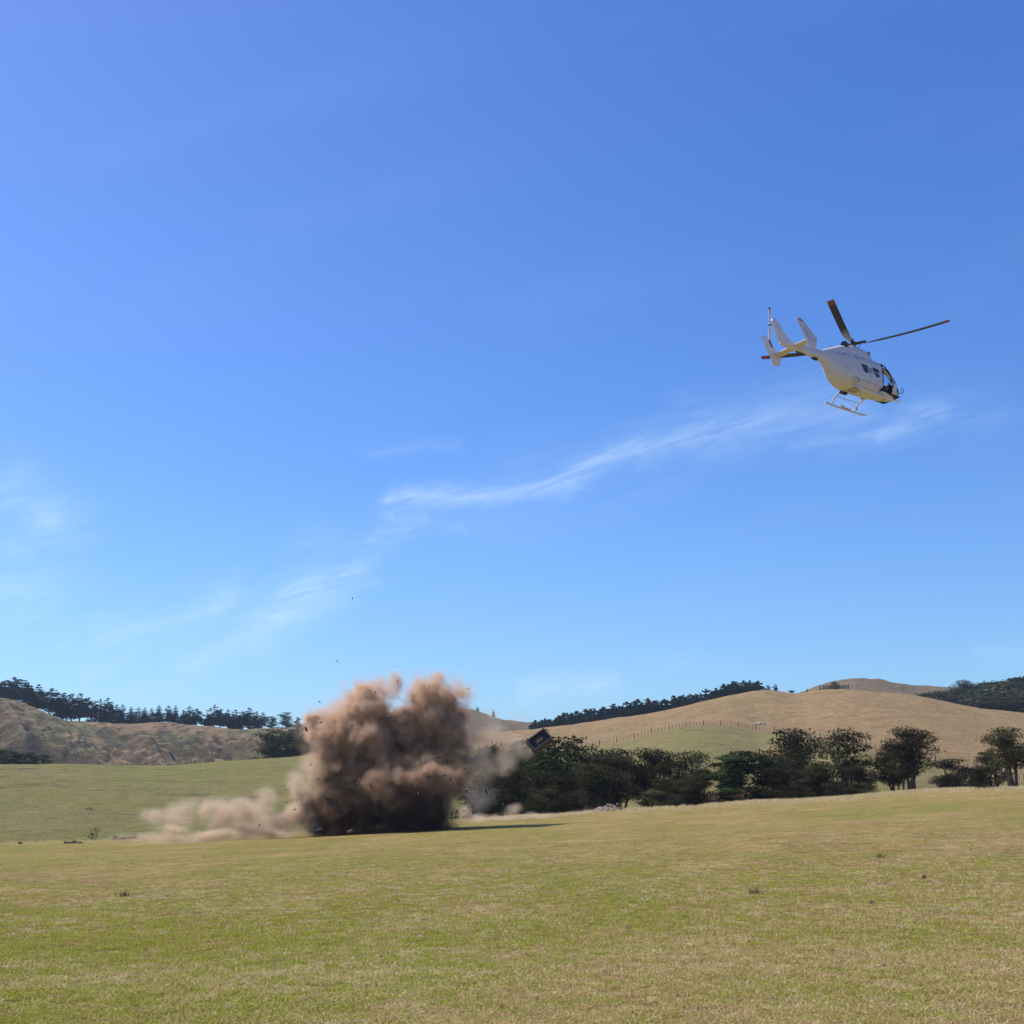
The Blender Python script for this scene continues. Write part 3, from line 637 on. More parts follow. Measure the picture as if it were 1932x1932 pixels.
for (x, y, r, lab) in [(1426, 1724, 21.5, 'brown dead weed standing up in the right foreground grass'), (1662, 1650, 30, 'tuft of tall reddish dry grass right of centre'), (233, 1716, 27, 'small dark weed in the left foreground grass')]:
    rng = np.random.RandomState(int(x)); n = 60; b = rng.normal(size=(n, 3)) * [.05, .04, 0]; tip = b + rng.normal(size=(n, 3)) * [.05, .05, .03] + [0, 0, .09]
    wd = rng.normal(size=(n, 3)) * .005; V = np.stack([b - wd, b + wd, tip], 1).reshape(-1, 3)
    thing('dry_weed', lab, 'weed', at(x, r, y), 'odd weeds in the pasture', mesh_np('dry_weed', V, np.arange(3 * n).reshape(n, 3), M_soil if x > 1000 else M_soild))
for (x, y, r, s_, lab) in [(1646, 1750, 19.5, .03, 'small dark dung clod in the right foreground'), (1668, 1860, 13, .022, 'dark clod close to the bottom edge right of centre'), (1746, 1694, 24, .035, 'flat dark clod in the grass right of the dry tuft'), (37, 1597, 95, .09, 'dark lump near the left edge at the dust line')]:
    thing('dark_clod', lab, 'clod', at(x, r, y) + Vector((0, 0, s_ * .4)), 'dark clods in the grass', clump(int(x), 6, s_, s_, s_, M_soild, 'dark_clod', s_))

# grass tufts scattered over the near pasture (one mass)
def tuft_mesh(seed, nb, hgt, spread, mat, wdt=.0035, lay=0.8):
    rng = np.random.RandomState(seed); b = rng.normal(size=(nb, 3)) * [spread, spread, 0]
    h_ = hgt * rng.uniform(.4, 1.2, nb); d = rng.normal(size=(nb, 3)) * [lay, lay, 0] * h_[:, None]
    mid = b + d * .4; mid[:, 2] = h_ * .65; tip = b + d; tip[:, 2] = h_ * rng.uniform(.5, 1.1, nb)
    wv = rng.normal(size=(nb, 3)) * [1, 1, 0]; wv /= np.linalg.norm(wv, axis=1)[:, None]; wv *= wdt
    V = np.stack([b - wv, b + wv, mid + wv * .8, mid - wv * .8, tip, tip + wv * .2], 1).reshape(-1, 3)
    i = np.arange(nb)[:, None] * 6
    Fq = np.concatenate([i + [[0, 1, 2, 3]], i + [[3, 2, 5, 4]]], 0)
    return mesh_np('grass_tuft', V, Fq, mat)
def blade_mat(name, a, b):
    m, g_ = newmat(name); ri = g_.n('ShaderNodeNewGeometry').outputs['Random Per Island']
    c = g_.mix(ri, a, b); d = g_.n('ShaderNodeBsdfDiffuse'); g_.put(d.inputs[0], c); t = g_.n('ShaderNodeBsdfTranslucent'); g_.put(t.inputs[0], c)
    mx = g_.n('ShaderNodeMixShader'); mx.inputs[0].default_value = .35; g_.nt.links.new(d.outputs[0], mx.inputs[1]); g_.nt.links.new(t.outputs[0], mx.inputs[2]); finish(g_, mx.outputs[0]); return m
M_bg = blade_mat('green_blades', (0.27, 0.29, 0.040), (0.52, 0.52, 0.10)); M_bs = blade_mat('straw_blades', (0.48, 0.36, 0.15), (0.95, 0.80, 0.48))
M_bb = blade_mat('brown_blades', (0.38, 0.26, 0.11), (0.60, 0.43, 0.20))
def scatter(name, label, tufts, pts, scl, rot):
    """one stuff object: points of a mesh, a tuft instanced on each by geometry nodes"""
    me = bpy.data.meshes.new(name); me.vertices.add(len(pts)); me.vertices.foreach_set('co', pts.astype(np.float32).ravel())
    for nm, arr in (('sc', scl), ('rz', rot)):
        at_ = me.attributes.new(nm, 'FLOAT', 'POINT'); at_.data.foreach_set('value', arr.astype(np.float32))
    o = ob(name, me, kind='stuff', label=label)
    ng = bpy.data.node_groups.new(name, 'GeometryNodeTree')
    ng.interface.new_socket('Geometry', in_out='INPUT', socket_type='NodeSocketGeometry'); ng.interface.new_socket('Geometry', in_out='OUTPUT', socket_type='NodeSocketGeometry')
    gi = ng.nodes.new('NodeGroupInput'); go = ng.nodes.new('NodeGroupOutput')
    iop = ng.nodes.new('GeometryNodeInstanceOnPoints'); oi = ng.nodes.new('GeometryNodeObjectInfo')
    oi.inputs['Object'].default_value = tufts; oi.inputs['As Instance'].default_value = True
    a1 = ng.nodes.new('GeometryNodeInputNamedAttribute'); a1.inputs[0].default_value = 'sc'; a2 = ng.nodes.new('GeometryNodeInputNamedAttribute'); a2.inputs[0].default_value = 'rz'
    cx = ng.nodes.new('ShaderNodeCombineXYZ'); ng.links.new(a2.outputs[0], cx.inputs[2])
    e2r = ng.nodes.new('FunctionNodeEulerToRotation'); ng.links.new(cx.outputs[0], e2r.inputs[0])
    ng.links.new(gi.outputs[0], iop.inputs['Points']); ng.links.new(oi.outputs['Geometry'], iop.inputs['Instance'])
    ng.links.new(e2r.outputs[0], iop.inputs['Rotation']); ng.links.new(a1.outputs[0], iop.inputs['Scale'])
    ng.links.new(iop.outputs[0], go.inputs[0])
    md = o.modifiers.new('scatter', 'NODES'); md.node_group = ng
    return o
def tuft_source(name, me):
    # the source sits in the grass at the foot of the frame edge, a real tuft like the others
    o = ob(name, me, kind='stuff', label='grass tuft in the near pasture'); o.location = (2.2 + len(C.objects) % 7 * .1, 8.8, gz(2.2, 8.8)); return o
rg = np.random.RandomState(99)
def polar_pts(n, r0, r1, power, amax=R(26)):
    u_ = rg.uniform(0, 1, n); r = r0 * (r1 / r0) ** (u_ ** power); a = rg.uniform(-amax, amax, n)
    x = r * np.sin(a); y = r * np.cos(a); return x, y, r
def field(n, r0, r1, thr, sign, seed, power=.85):
    x, y, r = polar_pts(n, r0, r1, power)
    f = fbm(x / 3.0, y / 3.0, 4, seed) + .5 * fbm(x / 14, y / 14, 2, seed + 5)
    f = f - np.clip(x / 30, -.3, .35); k_ = sign * f > thr + rg.uniform(-.65, .65, len(x)); k_ &= rg.uniform(0, 1, len(x)) < np.exp(-(r / 24) ** 2) * 1.0; x = x[k_]; y = y[k_]; r = r[k_]
    z = height(x, y); return np.stack([x, y, z], 1), r
for nm, mat, n, thr, sg, seed, hg, sp, lab in [('grass', M_bg, 90000, -.25, 1, 51, .032, .05, 'short green grass over the near pasture'), ('dry_grass', M_bs, 80000, -.1, -1, 51, .030, .05, 'straw coloured dead grass litter over the near pasture'), ('brown_grass', M_bb, 36000, .0, -1, 61, .035, .045, 'brown dead grass in patches over the near pasture')]:
    P, r_ = field(n, 7.5, 60, thr, sg, seed)
    src = tuft_source('grass_tuft', tuft_mesh(seed + n, 26, hg, sp, mat, .0032, 1.1))
    scatter(nm, lab, src, P, rg.uniform(.6, 1.5, len(P)), rg.uniform(0, 6.28, len(P)))
# taller seed heads along the brow of the rise
x, y, r = polar_pts(34000, 80, 106, 1.0); k_ = fbm(x / 5, y / 5, 3, 71) > rg.uniform(-.4, .5, len(x)); k_ &= rg.uniform(0, 1, len(x)) < np.clip((r - 84) / 15, 0, 1) ** 1.6; k_ &= (np.arctan2(x, y) > pix(900, 1500)[0]) | (rg.uniform(0, 1, len(x)) < .15)
x = x[k_]; y = y[k_]
src = tuft_source('grass_tuft', tuft_mesh(9, 16, .16, .10, M_bs, .009, .5))
scatter('seed_heads', 'tall straw coloured seed heads along the brow of the pasture', src, np.stack([x, y, height(x, y)], 1), rg.uniform(.5, 1.3, len(x)), rg.uniform(0, 6.28, len(x)))

# ------------------------------------------------------------------ helicopter
M_white = simple('white_paint', (0.72, 0.70, 0.66), 0.35, var=.05, scale=1.5, spec=.5)
def worn_white():
    m, g_ = newmat('worn_white_paint'); pos = g_.n('ShaderNodeTexCoord').outputs['Object']
    n = g_.noise(pos, 2.2, 6, .65); n2 = g_.noise(pos, 14, 4, .6)
    c = g_.mix(g_.mr(n, .4, .75), (0.655, 0.64, 0.67), (0.55, 0.53, 0.54)); c = g_.mix(g_.mr(n2, .66, .74, 0, .55), c, (0.28, 0.25, 0.22))
    finish(g_, principled(g_, c, .38, spec=.5).outputs[0]); return m
M_body = worn_white()
M_red = simple('red_paint', (0.24, 0.068, 0.052), .6); M_redb = simple('red_brown', (0.26, 0.10, 0.08), .6)
M_blk = simple('black_rubber', (0.018, 0.018, 0.022), .6); M_dk = simple('dark_blade', (0.045, 0.045, 0.06), .45); M_dkin = simple('dark_interior', (0.02, 0.02, 0.025), .8)
M_met = simple('bright_metal', (0.62, 0.60, 0.58), .25, metal=1.0); M_grey = simple('grey_metal', (0.24, 0.23, 0.24), .5, metal=.3); M_hatch = simple('grey_hatch', (0.42, 0.39, 0.35), .6)
def glass_mat():
    m, g_ = newmat('cockpit_glass'); t = g_.n('ShaderNodeBsdfTransparent'); t.inputs[0].default_value = (.78, .84, .86, 1)
    gl = g_.n('ShaderNodeBsdfGlossy'); gl.inputs['Roughness'].default_value = .04; fr = g_.n('ShaderNodeFresnel'); fr.inputs[0].default_value = 1.4
    mx = g_.n('ShaderNodeMixShader'); g_.put(mx.inputs[0], g_.m('ADD', fr.outputs[0], .03)); g_.nt.links.new(t.outputs[0], mx.inputs[1]); g_.nt.links.new(gl.outputs[0], mx.inputs[2]); finish(g_, mx.outputs[0]); return m
M_glass = glass_mat(); M_win = simple('dark_window', (0.015, 0.018, 0.035), .08, spec=.6)
H = thing('helicopter', 'cream white twin tail helicopter with skids flying away against the blue sky', 'helicopter', (20.06, 73.03, 27.58))
H.rotation_euler = (R(-5.14), R(3.4), R(34.77))
def smooth_interp(xs, ys, x):
    xs = np.array(xs); ys = np.array(ys); m = np.gradient(ys, xs); k = np.clip(np.searchsorted(xs, x) - 1, 0, len(xs) - 2); h = xs[k + 1] - xs[k]; t = (x - xs[k]) / h
    return (2*t**3-3*t**2+1)*ys[k] + (t**3-2*t**2+t)*h*m[k] + (-2*t**3+3*t**2)*ys[k+1] + (t**3-t**2)*h*m[k+1]
def loft(st, nx, nr):
    """st rows: x, z bottom, z top, half width, exponent (x ascending)"""
    st = np.array(st); xs = np.linspace(st[0, 0], st[-1, 0], nx); V = []
    zb, zt, wd, ex = [smooth_interp(st[:, 0], st[:, i], xs) for i in (1, 2, 3, 4)]
    wd = np.maximum(wd, .01)
    th = np.linspace(0, 2 * np.pi, nr, endpoint=False); rings = []
    for i in range(nx):
        c_, s_ = np.cos(th), np.sin(th); e = 2 / ex[i]
        rings.append(np.stack([np.full(nr, xs[i]), wd[i] * np.sign(c_) * np.abs(c_) ** e, (zb[i] + zt[i]) / 2 + (zt[i] - zb[i]) / 2 * np.sign(s_) * np.abs(s_) ** e], 1))
    return np.concatenate(rings), nx, nr
def loft_faces(nx, nr): return [(i*nr + j, i*nr + (j+1) % nr, (i+1)*nr + (j+1) % nr, (i+1)*nr + j) for i in range(nx - 1) for j in range(nr)]
def sub(name, V, Fs, mat, smooth=True, parent=H):
    mb = MB(); used = sorted({i for f in Fs for i in f}); mp = {a: b for b, a in enumerate(used)}
    mb.add([V[i] for i in used], [tuple(mp[i] for i in f) for f in Fs]); return ob(name, mb.mesh(name, mat, smooth, 40), parent)
POD = [(-2.95,-1.86,-1.20,.22,2.1),(-2.6,-2.18,-1.08,.36,2.2),(-2.2,-2.62,-1.0,.55,2.4),(-1.7,-2.92,-.98,.74,2.6),(-1.1,-3.06,-.98,.85,3.0),(-.3,-3.10,-.97,.87,3.2),(.6,-3.10,-.95,.87,3.2),(1.3,-3.08,-.94,.87,3.0),(1.9,-3.05,-1.04,.83,2.7),(2.5,-3.0,-1.38,.74,2.4),(3.0,-2.88,-1.85,.56,2.2),(3.35,-2.66,-2.15,.32,2.0),(3.5,-2.48,-2.30,.08,2.0)]
V, nx, nr = loft(POD, 110, 72); Fs = loft_faces(nx, nr)
body, glassf, chin = [], [], []
for f in Fs:
    c = V[list(f)].mean(0); x_, y_, z_ = c
    edge = .22 * max(0, x_ - 2.0)
    door = y_ < -.35 and 1.32 < x_ < 2.12 + .22 * max(0, -1.9 - z_) and -2.88 < z_ < -1.12 and x_ - 1.9 < (-1.0 - z_) * .9
    upper = x_ > 1.42 and z_ > -2.18 + .03 * (x_ - 1.4) and not (z_ > -1.22 and x_ < 1.75)
    pill = abs(x_ - (2.26 + .22 * max(0, -1.9 - z_))) < .09 and abs(y_) > .33 or (abs(y_) < .035) or (1.32 < x_ < 1.45 and y_ > 0)
    ch = x_ > 2.75 and abs(y_) > .12 and -2.62 < z_ < -2.34 and x_ < 3.25
    if door: continue
    if ch or (upper and not pill): glassf.append(f)
    elif x_ > 2.95 and z_ < -2.5 and abs(y_) < .5: chin.append(f)
    else: body.append(f)
sub('fuselage', V, body + [tuple(range(nr))], M_body); gl = sub('cockpit_glass', V, glassf, M_glass); sub('nose_panel', V, chin + [tuple((nx - 1) * nr + j for j in range(nr))], M_redb)
COWL = [(-3.0,-1.7,-1.20,.24,2.2),(-2.3,-1.5,-.90,.38,2.3),(-1.6,-1.4,-.60,.52,2.4),(-.9,-1.4,-.40,.60,2.4),(-.2,-1.4,-.34,.62,2.5),(.5,-1.4,-.36,.58,2.4),(.9,-1.3,-.52,.50,2.3),(1.1,-1.2,-.72,.38,2.2),(1.2,-1.1,-.92,.2,2.0)]
V, nx, nr = loft(COWL, 50, 32); sub('engine_cowling', V, loft_faces(nx, nr), M_body)
m_ = MB()
for sy in (-1, 1): m_.tube([(-1.05, sy*.26, -.58), (-1.34, sy*.46, -.56), (-1.36, sy*.475, -.56)], [.20, .21, .20], 16)
ex_ = ob('exhaust', m_.mesh('exhaust', M_blk, True, 40), H)
BOOM = [(-6.25,-1.68,-1.40,.10,2),(-5.8,-1.74,-1.33,.14,2.2),(-4.5,-1.80,-1.26,.19,2.3),(-3.2,-1.86,-1.20,.25,2.3),(-2.6,-1.95,-1.15,.32,2.3)]
V, nx, nr = loft(BOOM, 30, 20); sub('tail_boom', V, loft_faces(nx, nr) + [tuple(range(nr))], M_body)
def slab(name, outline, y0, thick, mat, axis='y', taper=None, parent=H):
    """thin lifting surface: outline in (x,z) [axis y] or (x,y) [axis z]; rim thinner than the middle"""
    n = len(outline); cx_ = sum(p[0] for p in outline) / n; cy_ = sum(p[1] for p in outline) / n
    rings = []
    for k, (sgn, sc_) in enumerate(((-1, .72), (-.45, 1.0), (.45, 1.0), (1, .72))):
        for (a, b) in outline:
            a2 = cx_ + (a - cx_) * sc_ if sc_ < 1 else a; b2 = cy_ + (b - cy_) * (.5 + .5 * sc_)
            o_ = sgn * thick / 2; rings.append((a2, y0 + o_, b2) if axis == 'y' else (a2, b2, y0 + o_))
    Fs = [(k*n + j, k*n + (j+1) % n, (k+1)*n + (j+1) % n, (k+1)*n + j) for k in range(3) for j in range(n)] + [tuple(reversed(range(n))), tuple(3*n + j for j in range(n))]
    return sub(name, rings, Fs, mat, False, parent)
fin = slab('tail_fin', [(-5.25,-1.30),(-6.05,-1.72),(-6.30,-1.50),(-6.78,-.42),(-6.72,-.28),(-6.40,-.30),(-5.80,-.95)], 0, .20, M_body)
slab('horizontal_stabilizer', [(-4.72,-1.33),(-4.72,1.33),(-5.28,1.33),(-5.28,-1.33)], -1.55, .11, M_body, 'z')
for sy in (-1, 1):
    e_ = slab('endplate_fin', [(-4.72,-1.50),(-4.86,-2.12),(-5.0,-2.24),(-5.46,-2.24),(-5.62,-1.75),(-6.26,-.66),(-6.20,-.58),(-5.86,-.58)], sy * 1.37, .09, M_body)
    if sy > 0:
        m_ = MB(); m_.box((-5.52, sy * 1.37 - .05, -1.02), (.13, .03, .34), Euler((0, R(-28), 0)).to_quaternion()); ob('red_mark', m_.mesh('red_mark', M_red), e_)
    else:
        m_ = MB(); m_.box((-5.98, sy * 1.37 - .05, -.74), (.26, .03, .07), Euler((0, R(8), 0)).to_quaternion()); m_.tube([(-5.72, sy*1.37-.055, -1.1), (-5.5, sy*1.37-.055, -1.5), (-5.3, sy*1.37-.055, -1.72), (-5.05, sy*1.37-.055, -1.68)], .012, 4); ob('soot_mark', m_.mesh('soot_mark', M_grey), e_)
# gearbox and tail rotor (port side)
m_ = MB(); m_.tube([(-6.5, -.02, -.36), (-6.5, .12, -.38), (-6.5, .26, -.42)], [.15, .13, .07], 10); m_.tube([(-6.5, .0, -.28), (-6.5, .0, -.16)], .03, 6); ob('tail_gearbox', m_.mesh('tail_gearbox', M_met, True, 40), H)
tr = ob('tail_rotor', MB().tube([(0, -.14, 0), (0, .10, 0)], [.05, .06], 8).mesh('tail_rotor', M_blk), H, (-6.5, .40, -.42)); tr.rotation_euler = (R(3), R(1.5), 0)
for k in (0, 1):
    s_ = 1 if k == 0 else -1
    m_ = MB(); m_.box((0, .02, s_ * .56), (.17, .025, .76)); m_.tube([(0, .02, 0), (0, .02, s_ * .22)], .03, 6); bl = ob('tail_rotor_blade', m_.mesh('tail_rotor_blade', M_body), tr)
    m_ = MB(); m_.box((0, .02, s_ * .98), (.172, .028, .10)); 
    bl2 = MB().box((0, .02, s_ * 1.0), (.174, .03, .12)).mesh('blade_tip', M_red); tp = ob('tail_rotor_blade_tip', bl2, tr)
# main rotor
hub = ob('rotor_hub', MB().tube([(0, 0, -.42), (0, 0, -.10), (0, 0, .10)], [.16, .13, .17], 12).tube([(0, 0, .10), (0, 0, .22)], [.10, .03], 8).mesh('rotor_hub', M_grey, True, 40), H)
m_ = MB()
for k in range(4):
    a = R(-60.5 + 90 * k); d = Vector((math.cos(a), math.sin(a), 0)); sdv = Vector((-d.y, d.x, 0))
    m_.tube([d * .1, d * .75 + Vector((0, 0, .035))], [.10, .075], 8); m_.tube([d * .62 + sdv * .16, d * .62 - sdv * .16], .045, 6)
    m_.tube([d * .45 + sdv * .13 + Vector((0, 0, .02)), d * .2 + sdv * .16 - Vector((0, 0, .34))], .018, 5)
ob('blade_grips', m_.mesh('blade_grips', M_blk, True, 40), hub)
def blade_mesh(r0, r1, ch, mat, name):
    mb = MB(); n = 16 if r1 > 5.3 or True else 4
    for i in range(n + 1):
        r = r0 + (r1 - r0) * i / n; z = .0125 * r * r - .09
        c = ch * (1.0 if r > 1.55 else .42 + .58 * max(0, (r - .7) / .85)); tw = R(12 - 6 * r / 5.5)
        pr = [(.30, 0), (.15, .055), (-.25, .035), (-.70, 0), (-.25, -.03), (.15, -.04)]
        mb.V += [(r, c * (px_ * math.cos(tw)) , z + c * (pz_ + px_ * math.sin(tw))) for px_, pz_ in pr]
    mb.F += [(i*6 + j, i*6 + (j+1) % 6, (i+1)*6 + (j+1) % 6, (i+1)*6 + j) for i in range(n) for j in range(6)] + [tuple(range(6)), tuple(n*6 + j for j in reversed(range(6)))]
    return mb.mesh(name, mat, True, 50)
def blade_mat_():
    m, g_ = newmat('rotor_blade'); pos = g_.n('ShaderNodeTexCoord').outputs['Object']; x_ = g_.sep(pos)[0]
    n = g_.noise(pos, 3, 4); c = g_.mix(g_.mr(g_.m('ADD', x_, n), 2.0, 3.0), (0.30, 0.27, 0.25), (0.035, 0.035, 0.05)); finish(g_, principled(g_, c, .5).outputs[0]); return m  # near blade only: reflection at the root painted in as paler grey
BL = blade_mesh(.7, 5.08, .41, blade_mat_(), 'rotor_blade'); BLd = blade_mesh(.7, 5.08, .41, M_dk, 'rotor_blade'); BT = blade_mesh(5.08, 5.5, .412, M_red, 'blade_tip')
for k in range(4):
    b_ = ob('rotor_blade', BL if k == 3 else BLd, hub); b_.rotation_euler = (0, 0, R(-60.5 + 90 * k)); ob('blade_tip', BT, b_)
# windows, door joints, mark, fittings on the starboard side (and port side windows)
def onside(x, z, out=.012, sy=-1):
    st = np.array(POD); zb, zt, wd, ex = [float(smooth_interp(st[:, 0], st[:, i], np.array([x]))[0]) for i in (1, 2, 3, 4)]
    zc = (zb + zt) / 2; t = min(.999, abs((z - zc) / ((zt - zb) / 2))); return (x, sy * (wd * (1 - t ** ex) ** (1 / ex) + out), z)
def patch(name, poly, mat, sy=-1, out=.012, thick=.03, parent=H, ngrid=1):
    mb = MB(); n = len(poly); a = [onside(x, z, out, sy) for x, z in poly]; b = [onside(x, z, out - thick, sy) for x, z in poly]
    c1 = onside(sum(p[0] for p in poly)/n, sum(p[1] for p in poly)/n, out, sy)
    mb.add(a + b + [c1], [(j, (j+1) % n, 2*n) for j in range(n)] + [(j, (j+1) % n, n + (j+1) % n, n + j) for j in range(n)]); return ob(name, mb.mesh(name, mat), parent)
for sy in (-1, 1):
    patch('cabin_window', [(-.52,-1.72),(.02,-1.72),(.06,-2.10),(-.02,-2.19),(-.26,-2.19)], M_win, sy)
    wn = patch('cabin_window', [(.46,-1.70),(1.0,-1.72),(1.02,-2.24),(.78,-2.24),(.50,-2.05)], M_win, sy)
    patch('window_bar', [(.45,-1.97),(1.02,-2.00),(1.02,-2.04),(.46,-2.01)], M_white, sy, .02, .03, wn)
lg = patch('red_emblem', [(.12,-1.80),(.38,-1.80),(.38,-2.10),(.12,-2.10)], M_red, -1, .014)
patch('emblem_inset', [(.165,-1.85),(.335,-1.85),(.335,-2.05),(.165,-2.05)], M_white, -1, .020, .02, lg)
patch('emblem_letter', [(.20,-1.88),(.23,-1.88),(.23,-2.02),(.20,-2.02)], M_red, -1, .025, .02, lg); patch('emblem_letter', [(.23,-1.88),(.30,-1.88),(.30,-1.95),(.23,-1.95)], M_red, -1, .025, .02, lg); patch('emblem_letter', [(.23,-1.955),(.26,-1.955),(.31,-2.02),(.28,-2.02)], M_red, -1, .025, .02, lg)
m_ = MB()
m_.tube([onside(.25, z, .004) for z in (-2.12,-2.3,-2.5,-2.66)], .012, 4); m_.tube([onside(x_, -2.72, .004) for x_ in (-1.1,-.6,0,.6,1.2)], .010, 4); m_.tube([onside(1.2, z, .004) for z in (-1.3,-1.7,-2.2,-2.7,-2.9)], .010, 4)
m_.tube([onside(x_, -1.30, .004) for x_ in (-2.2,-1.5,-.8,0,.6,1.1)], .010, 4)
ob('panel_joints', m_.mesh('panel_joints', M_grey), H)
m_ = MB(); rsd = random.Random(4)
for q in range(26):
    x_ = rsd.uniform(-2.3, 1.0); z_ = rsd.choice((-1.36, -1.36, -1.42, rsd.uniform(-2.9, -1.5))); s_ = rsd.uniform(.03, .07); m_.box(onside(x_, z_, .0), (s_ * 1.6, .02, s_ * .7))
ob('access_latches', m_.mesh('access_latches', M_grey), H, kind='stuff')
m_ = MB(); m_.tube([onside(x_, z_, .012) for x_, z_ in ((1.32,-2.9),(1.32,-2.4),(1.33,-1.8),(1.38,-1.25),(1.55,-1.10),(1.78,-1.22),(2.02,-1.55),(2.18,-1.9),(2.27,-2.4),(2.34,-2.88))] , .035, 6); ob('door_frame', m_.mesh('door_frame', M_blk, True), H)
patch('cowl_vent', [(.60,-1.02),(.78,-1.02),(.78,-1.22),(.60,-1.22)], M_blk, -1, -.02)
m_ = MB(); m_.box((.62, -.575, -.66), (.17, .05, .20)); ob('cowl_intake', m_.mesh('cowl_intake', M_grey), H)
# interior
m_ = MB(); m_.box((1.22, 0, -2.1), (.04, 1.55, 1.75)); m_.box((2.1, 0, -2.86), (1.9, 1.2, .05)); ob('cabin_bulkhead', m_.mesh('cabin_bulkhead', M_dkin), H)
for sy in (-1, 1):
    m_ = MB(); m_.box((1.62, sy*.36, -2.62), (.52, .5, .34)); m_.box((1.42, sy*.36, -2.22), (.14, .48, .62)); m_.box((1.40, sy*.36, -1.86), (.1, .26, .16)); ob('seat', m_.mesh('seat', M_dkin), H)
m_ = MB(); m_.box((2.55, 0, -2.42), (.35, .9, .5)); m_.box((2.1, 0, -2.65), (.7, .22, .3)); ob('instrument_panel', m_.mesh('instrument_panel', M_dkin), H)
# skids
for sy in (-1, 1):
    m_ = MB(); m_.tube([(-1.42, sy*1.25, -3.60), (-.5, sy*1.25, -3.66), (1.5, sy*1.25, -3.66), (1.95, sy*1.25, -3.64), (2.22, sy*1.25, -3.52)], [.05, .055, .055, .05, .035], 8); sk = ob('skid', m_.mesh('skid', M_white if sy < 0 else M_body, True, 40), H)
    m_ = MB(); m_.box((.35, sy*1.25, -3.585), (.75, .20, .04)); m_.tube([(.0, sy*1.25, -3.50), (.12, sy*1.25, -3.50)], [.09, .09], 8); ob('step', m_.mesh('step', M_body), sk)
for x_ in (-.86, 1.12):
    for sy in (-1, 1):
        m_ = MB(); m_.tube([(x_, sy*.30, -3.06), (x_, sy*.62, -3.10), (x_, sy*.98, -3.28), (x_, sy*1.25, -3.62)], [.055, .055, .05, .045], 8); ob('skid_strut', m_.mesh('skid_strut', M_body, True, 40), H)
m_ = MB()
for sy in (-1, 1): m_.tube([(-.82, sy*.86, -3.22), (1.08, sy*.86, -3.22)], .018, 5)
m_.tube([(-.4, .8, -3.3), (.9, 1.0, -3.45)], .01, 4); m_.box((1.12, 1.1, -3.46), (.12, .08, .14)); ob('skid_brace', m_.mesh('skid_brace', M_grey), H)
# belly hatch, antennas, cargo hook, nose hoop
m_ = MB(); m_.box((-.45, -.22, -3.105), (.56, .62, .03)); ht = ob('belly_hatch', m_.mesh('belly_hatch', M_hatch), H)
m_ = MB(); m_.box((-.45, .10, -3.13), (.60, .025, .03)); m_.box((-.45, -.54, -3.11), (.60, .025, .03)); m_.box((-.16, -.22, -3.11), (.025, .62, .03)); m_.box((-.74, -.22, -3.11), (.025, .62, .03)); ob('hatch_rim', m_.mesh('hatch_rim', M_grey), ht)
m_ = MB(); m_.box((-.7, .45, -3.14), (.5, .2, .10)); m_.tube([(-.6, .45, -3.15), (-.6, .45, -3.26)], .04, 6); ob('cargo_hook', m_.mesh('cargo_hook', M_blk), H)
m_ = MB(); m_.tube([(-3.3, 0, -1.84), (-3.62, 0, -1.83)], [.11, .11], 8); m_.box((-4.6, 0, -1.83), (.75, .05, .05)); ob('belly_antenna', m_.mesh('belly_antenna', M_blk), H)
m_ = MB(); m_.tube([(1.45, 0, -.90), (1.95, 0, -.97)], .045, 6); m_.tube([(-2.3, 0, -.93), (-1.9, -.0, -.60)], .015, 4); ob('roof_antenna', m_.mesh('roof_antenna', M_blk), H)
ring = [(3.95 + .03 * math.cos(t), -.15 + .11 * math.cos(t), -2.05 + .17 * math.sin(t)) for t in np.linspace(0, 6.283, 17)]
m_ = MB(); m_.tube(ring, .018, 5, False); m_.tube([(3.4, 0, -2.38), (3.94, -.12, -2.20)], .02, 5); ob('nose_hoop', m_.mesh('nose_hoop', M_blk), H)
m_ = MB(); m_.tube([(-1.1, -.86, -2.78), (-1.05, -.98, -2.80), (-.95, -.98, -2.95), (-.95, -.86, -3.0)], .03, 6); ob('grab_step', m_.mesh('grab_step', M_grey), H)
m_ = MB(); m_.tube([(1.95, -.3, -3.02), (1.95, -.3, -3.2)], .02, 5); m_.tube([(2.3, .1, -3.0), (2.35, .1, -3.14)], .03, 5); ob('whip_antenna', m_.mesh('whip_antenna', M_blk), H)

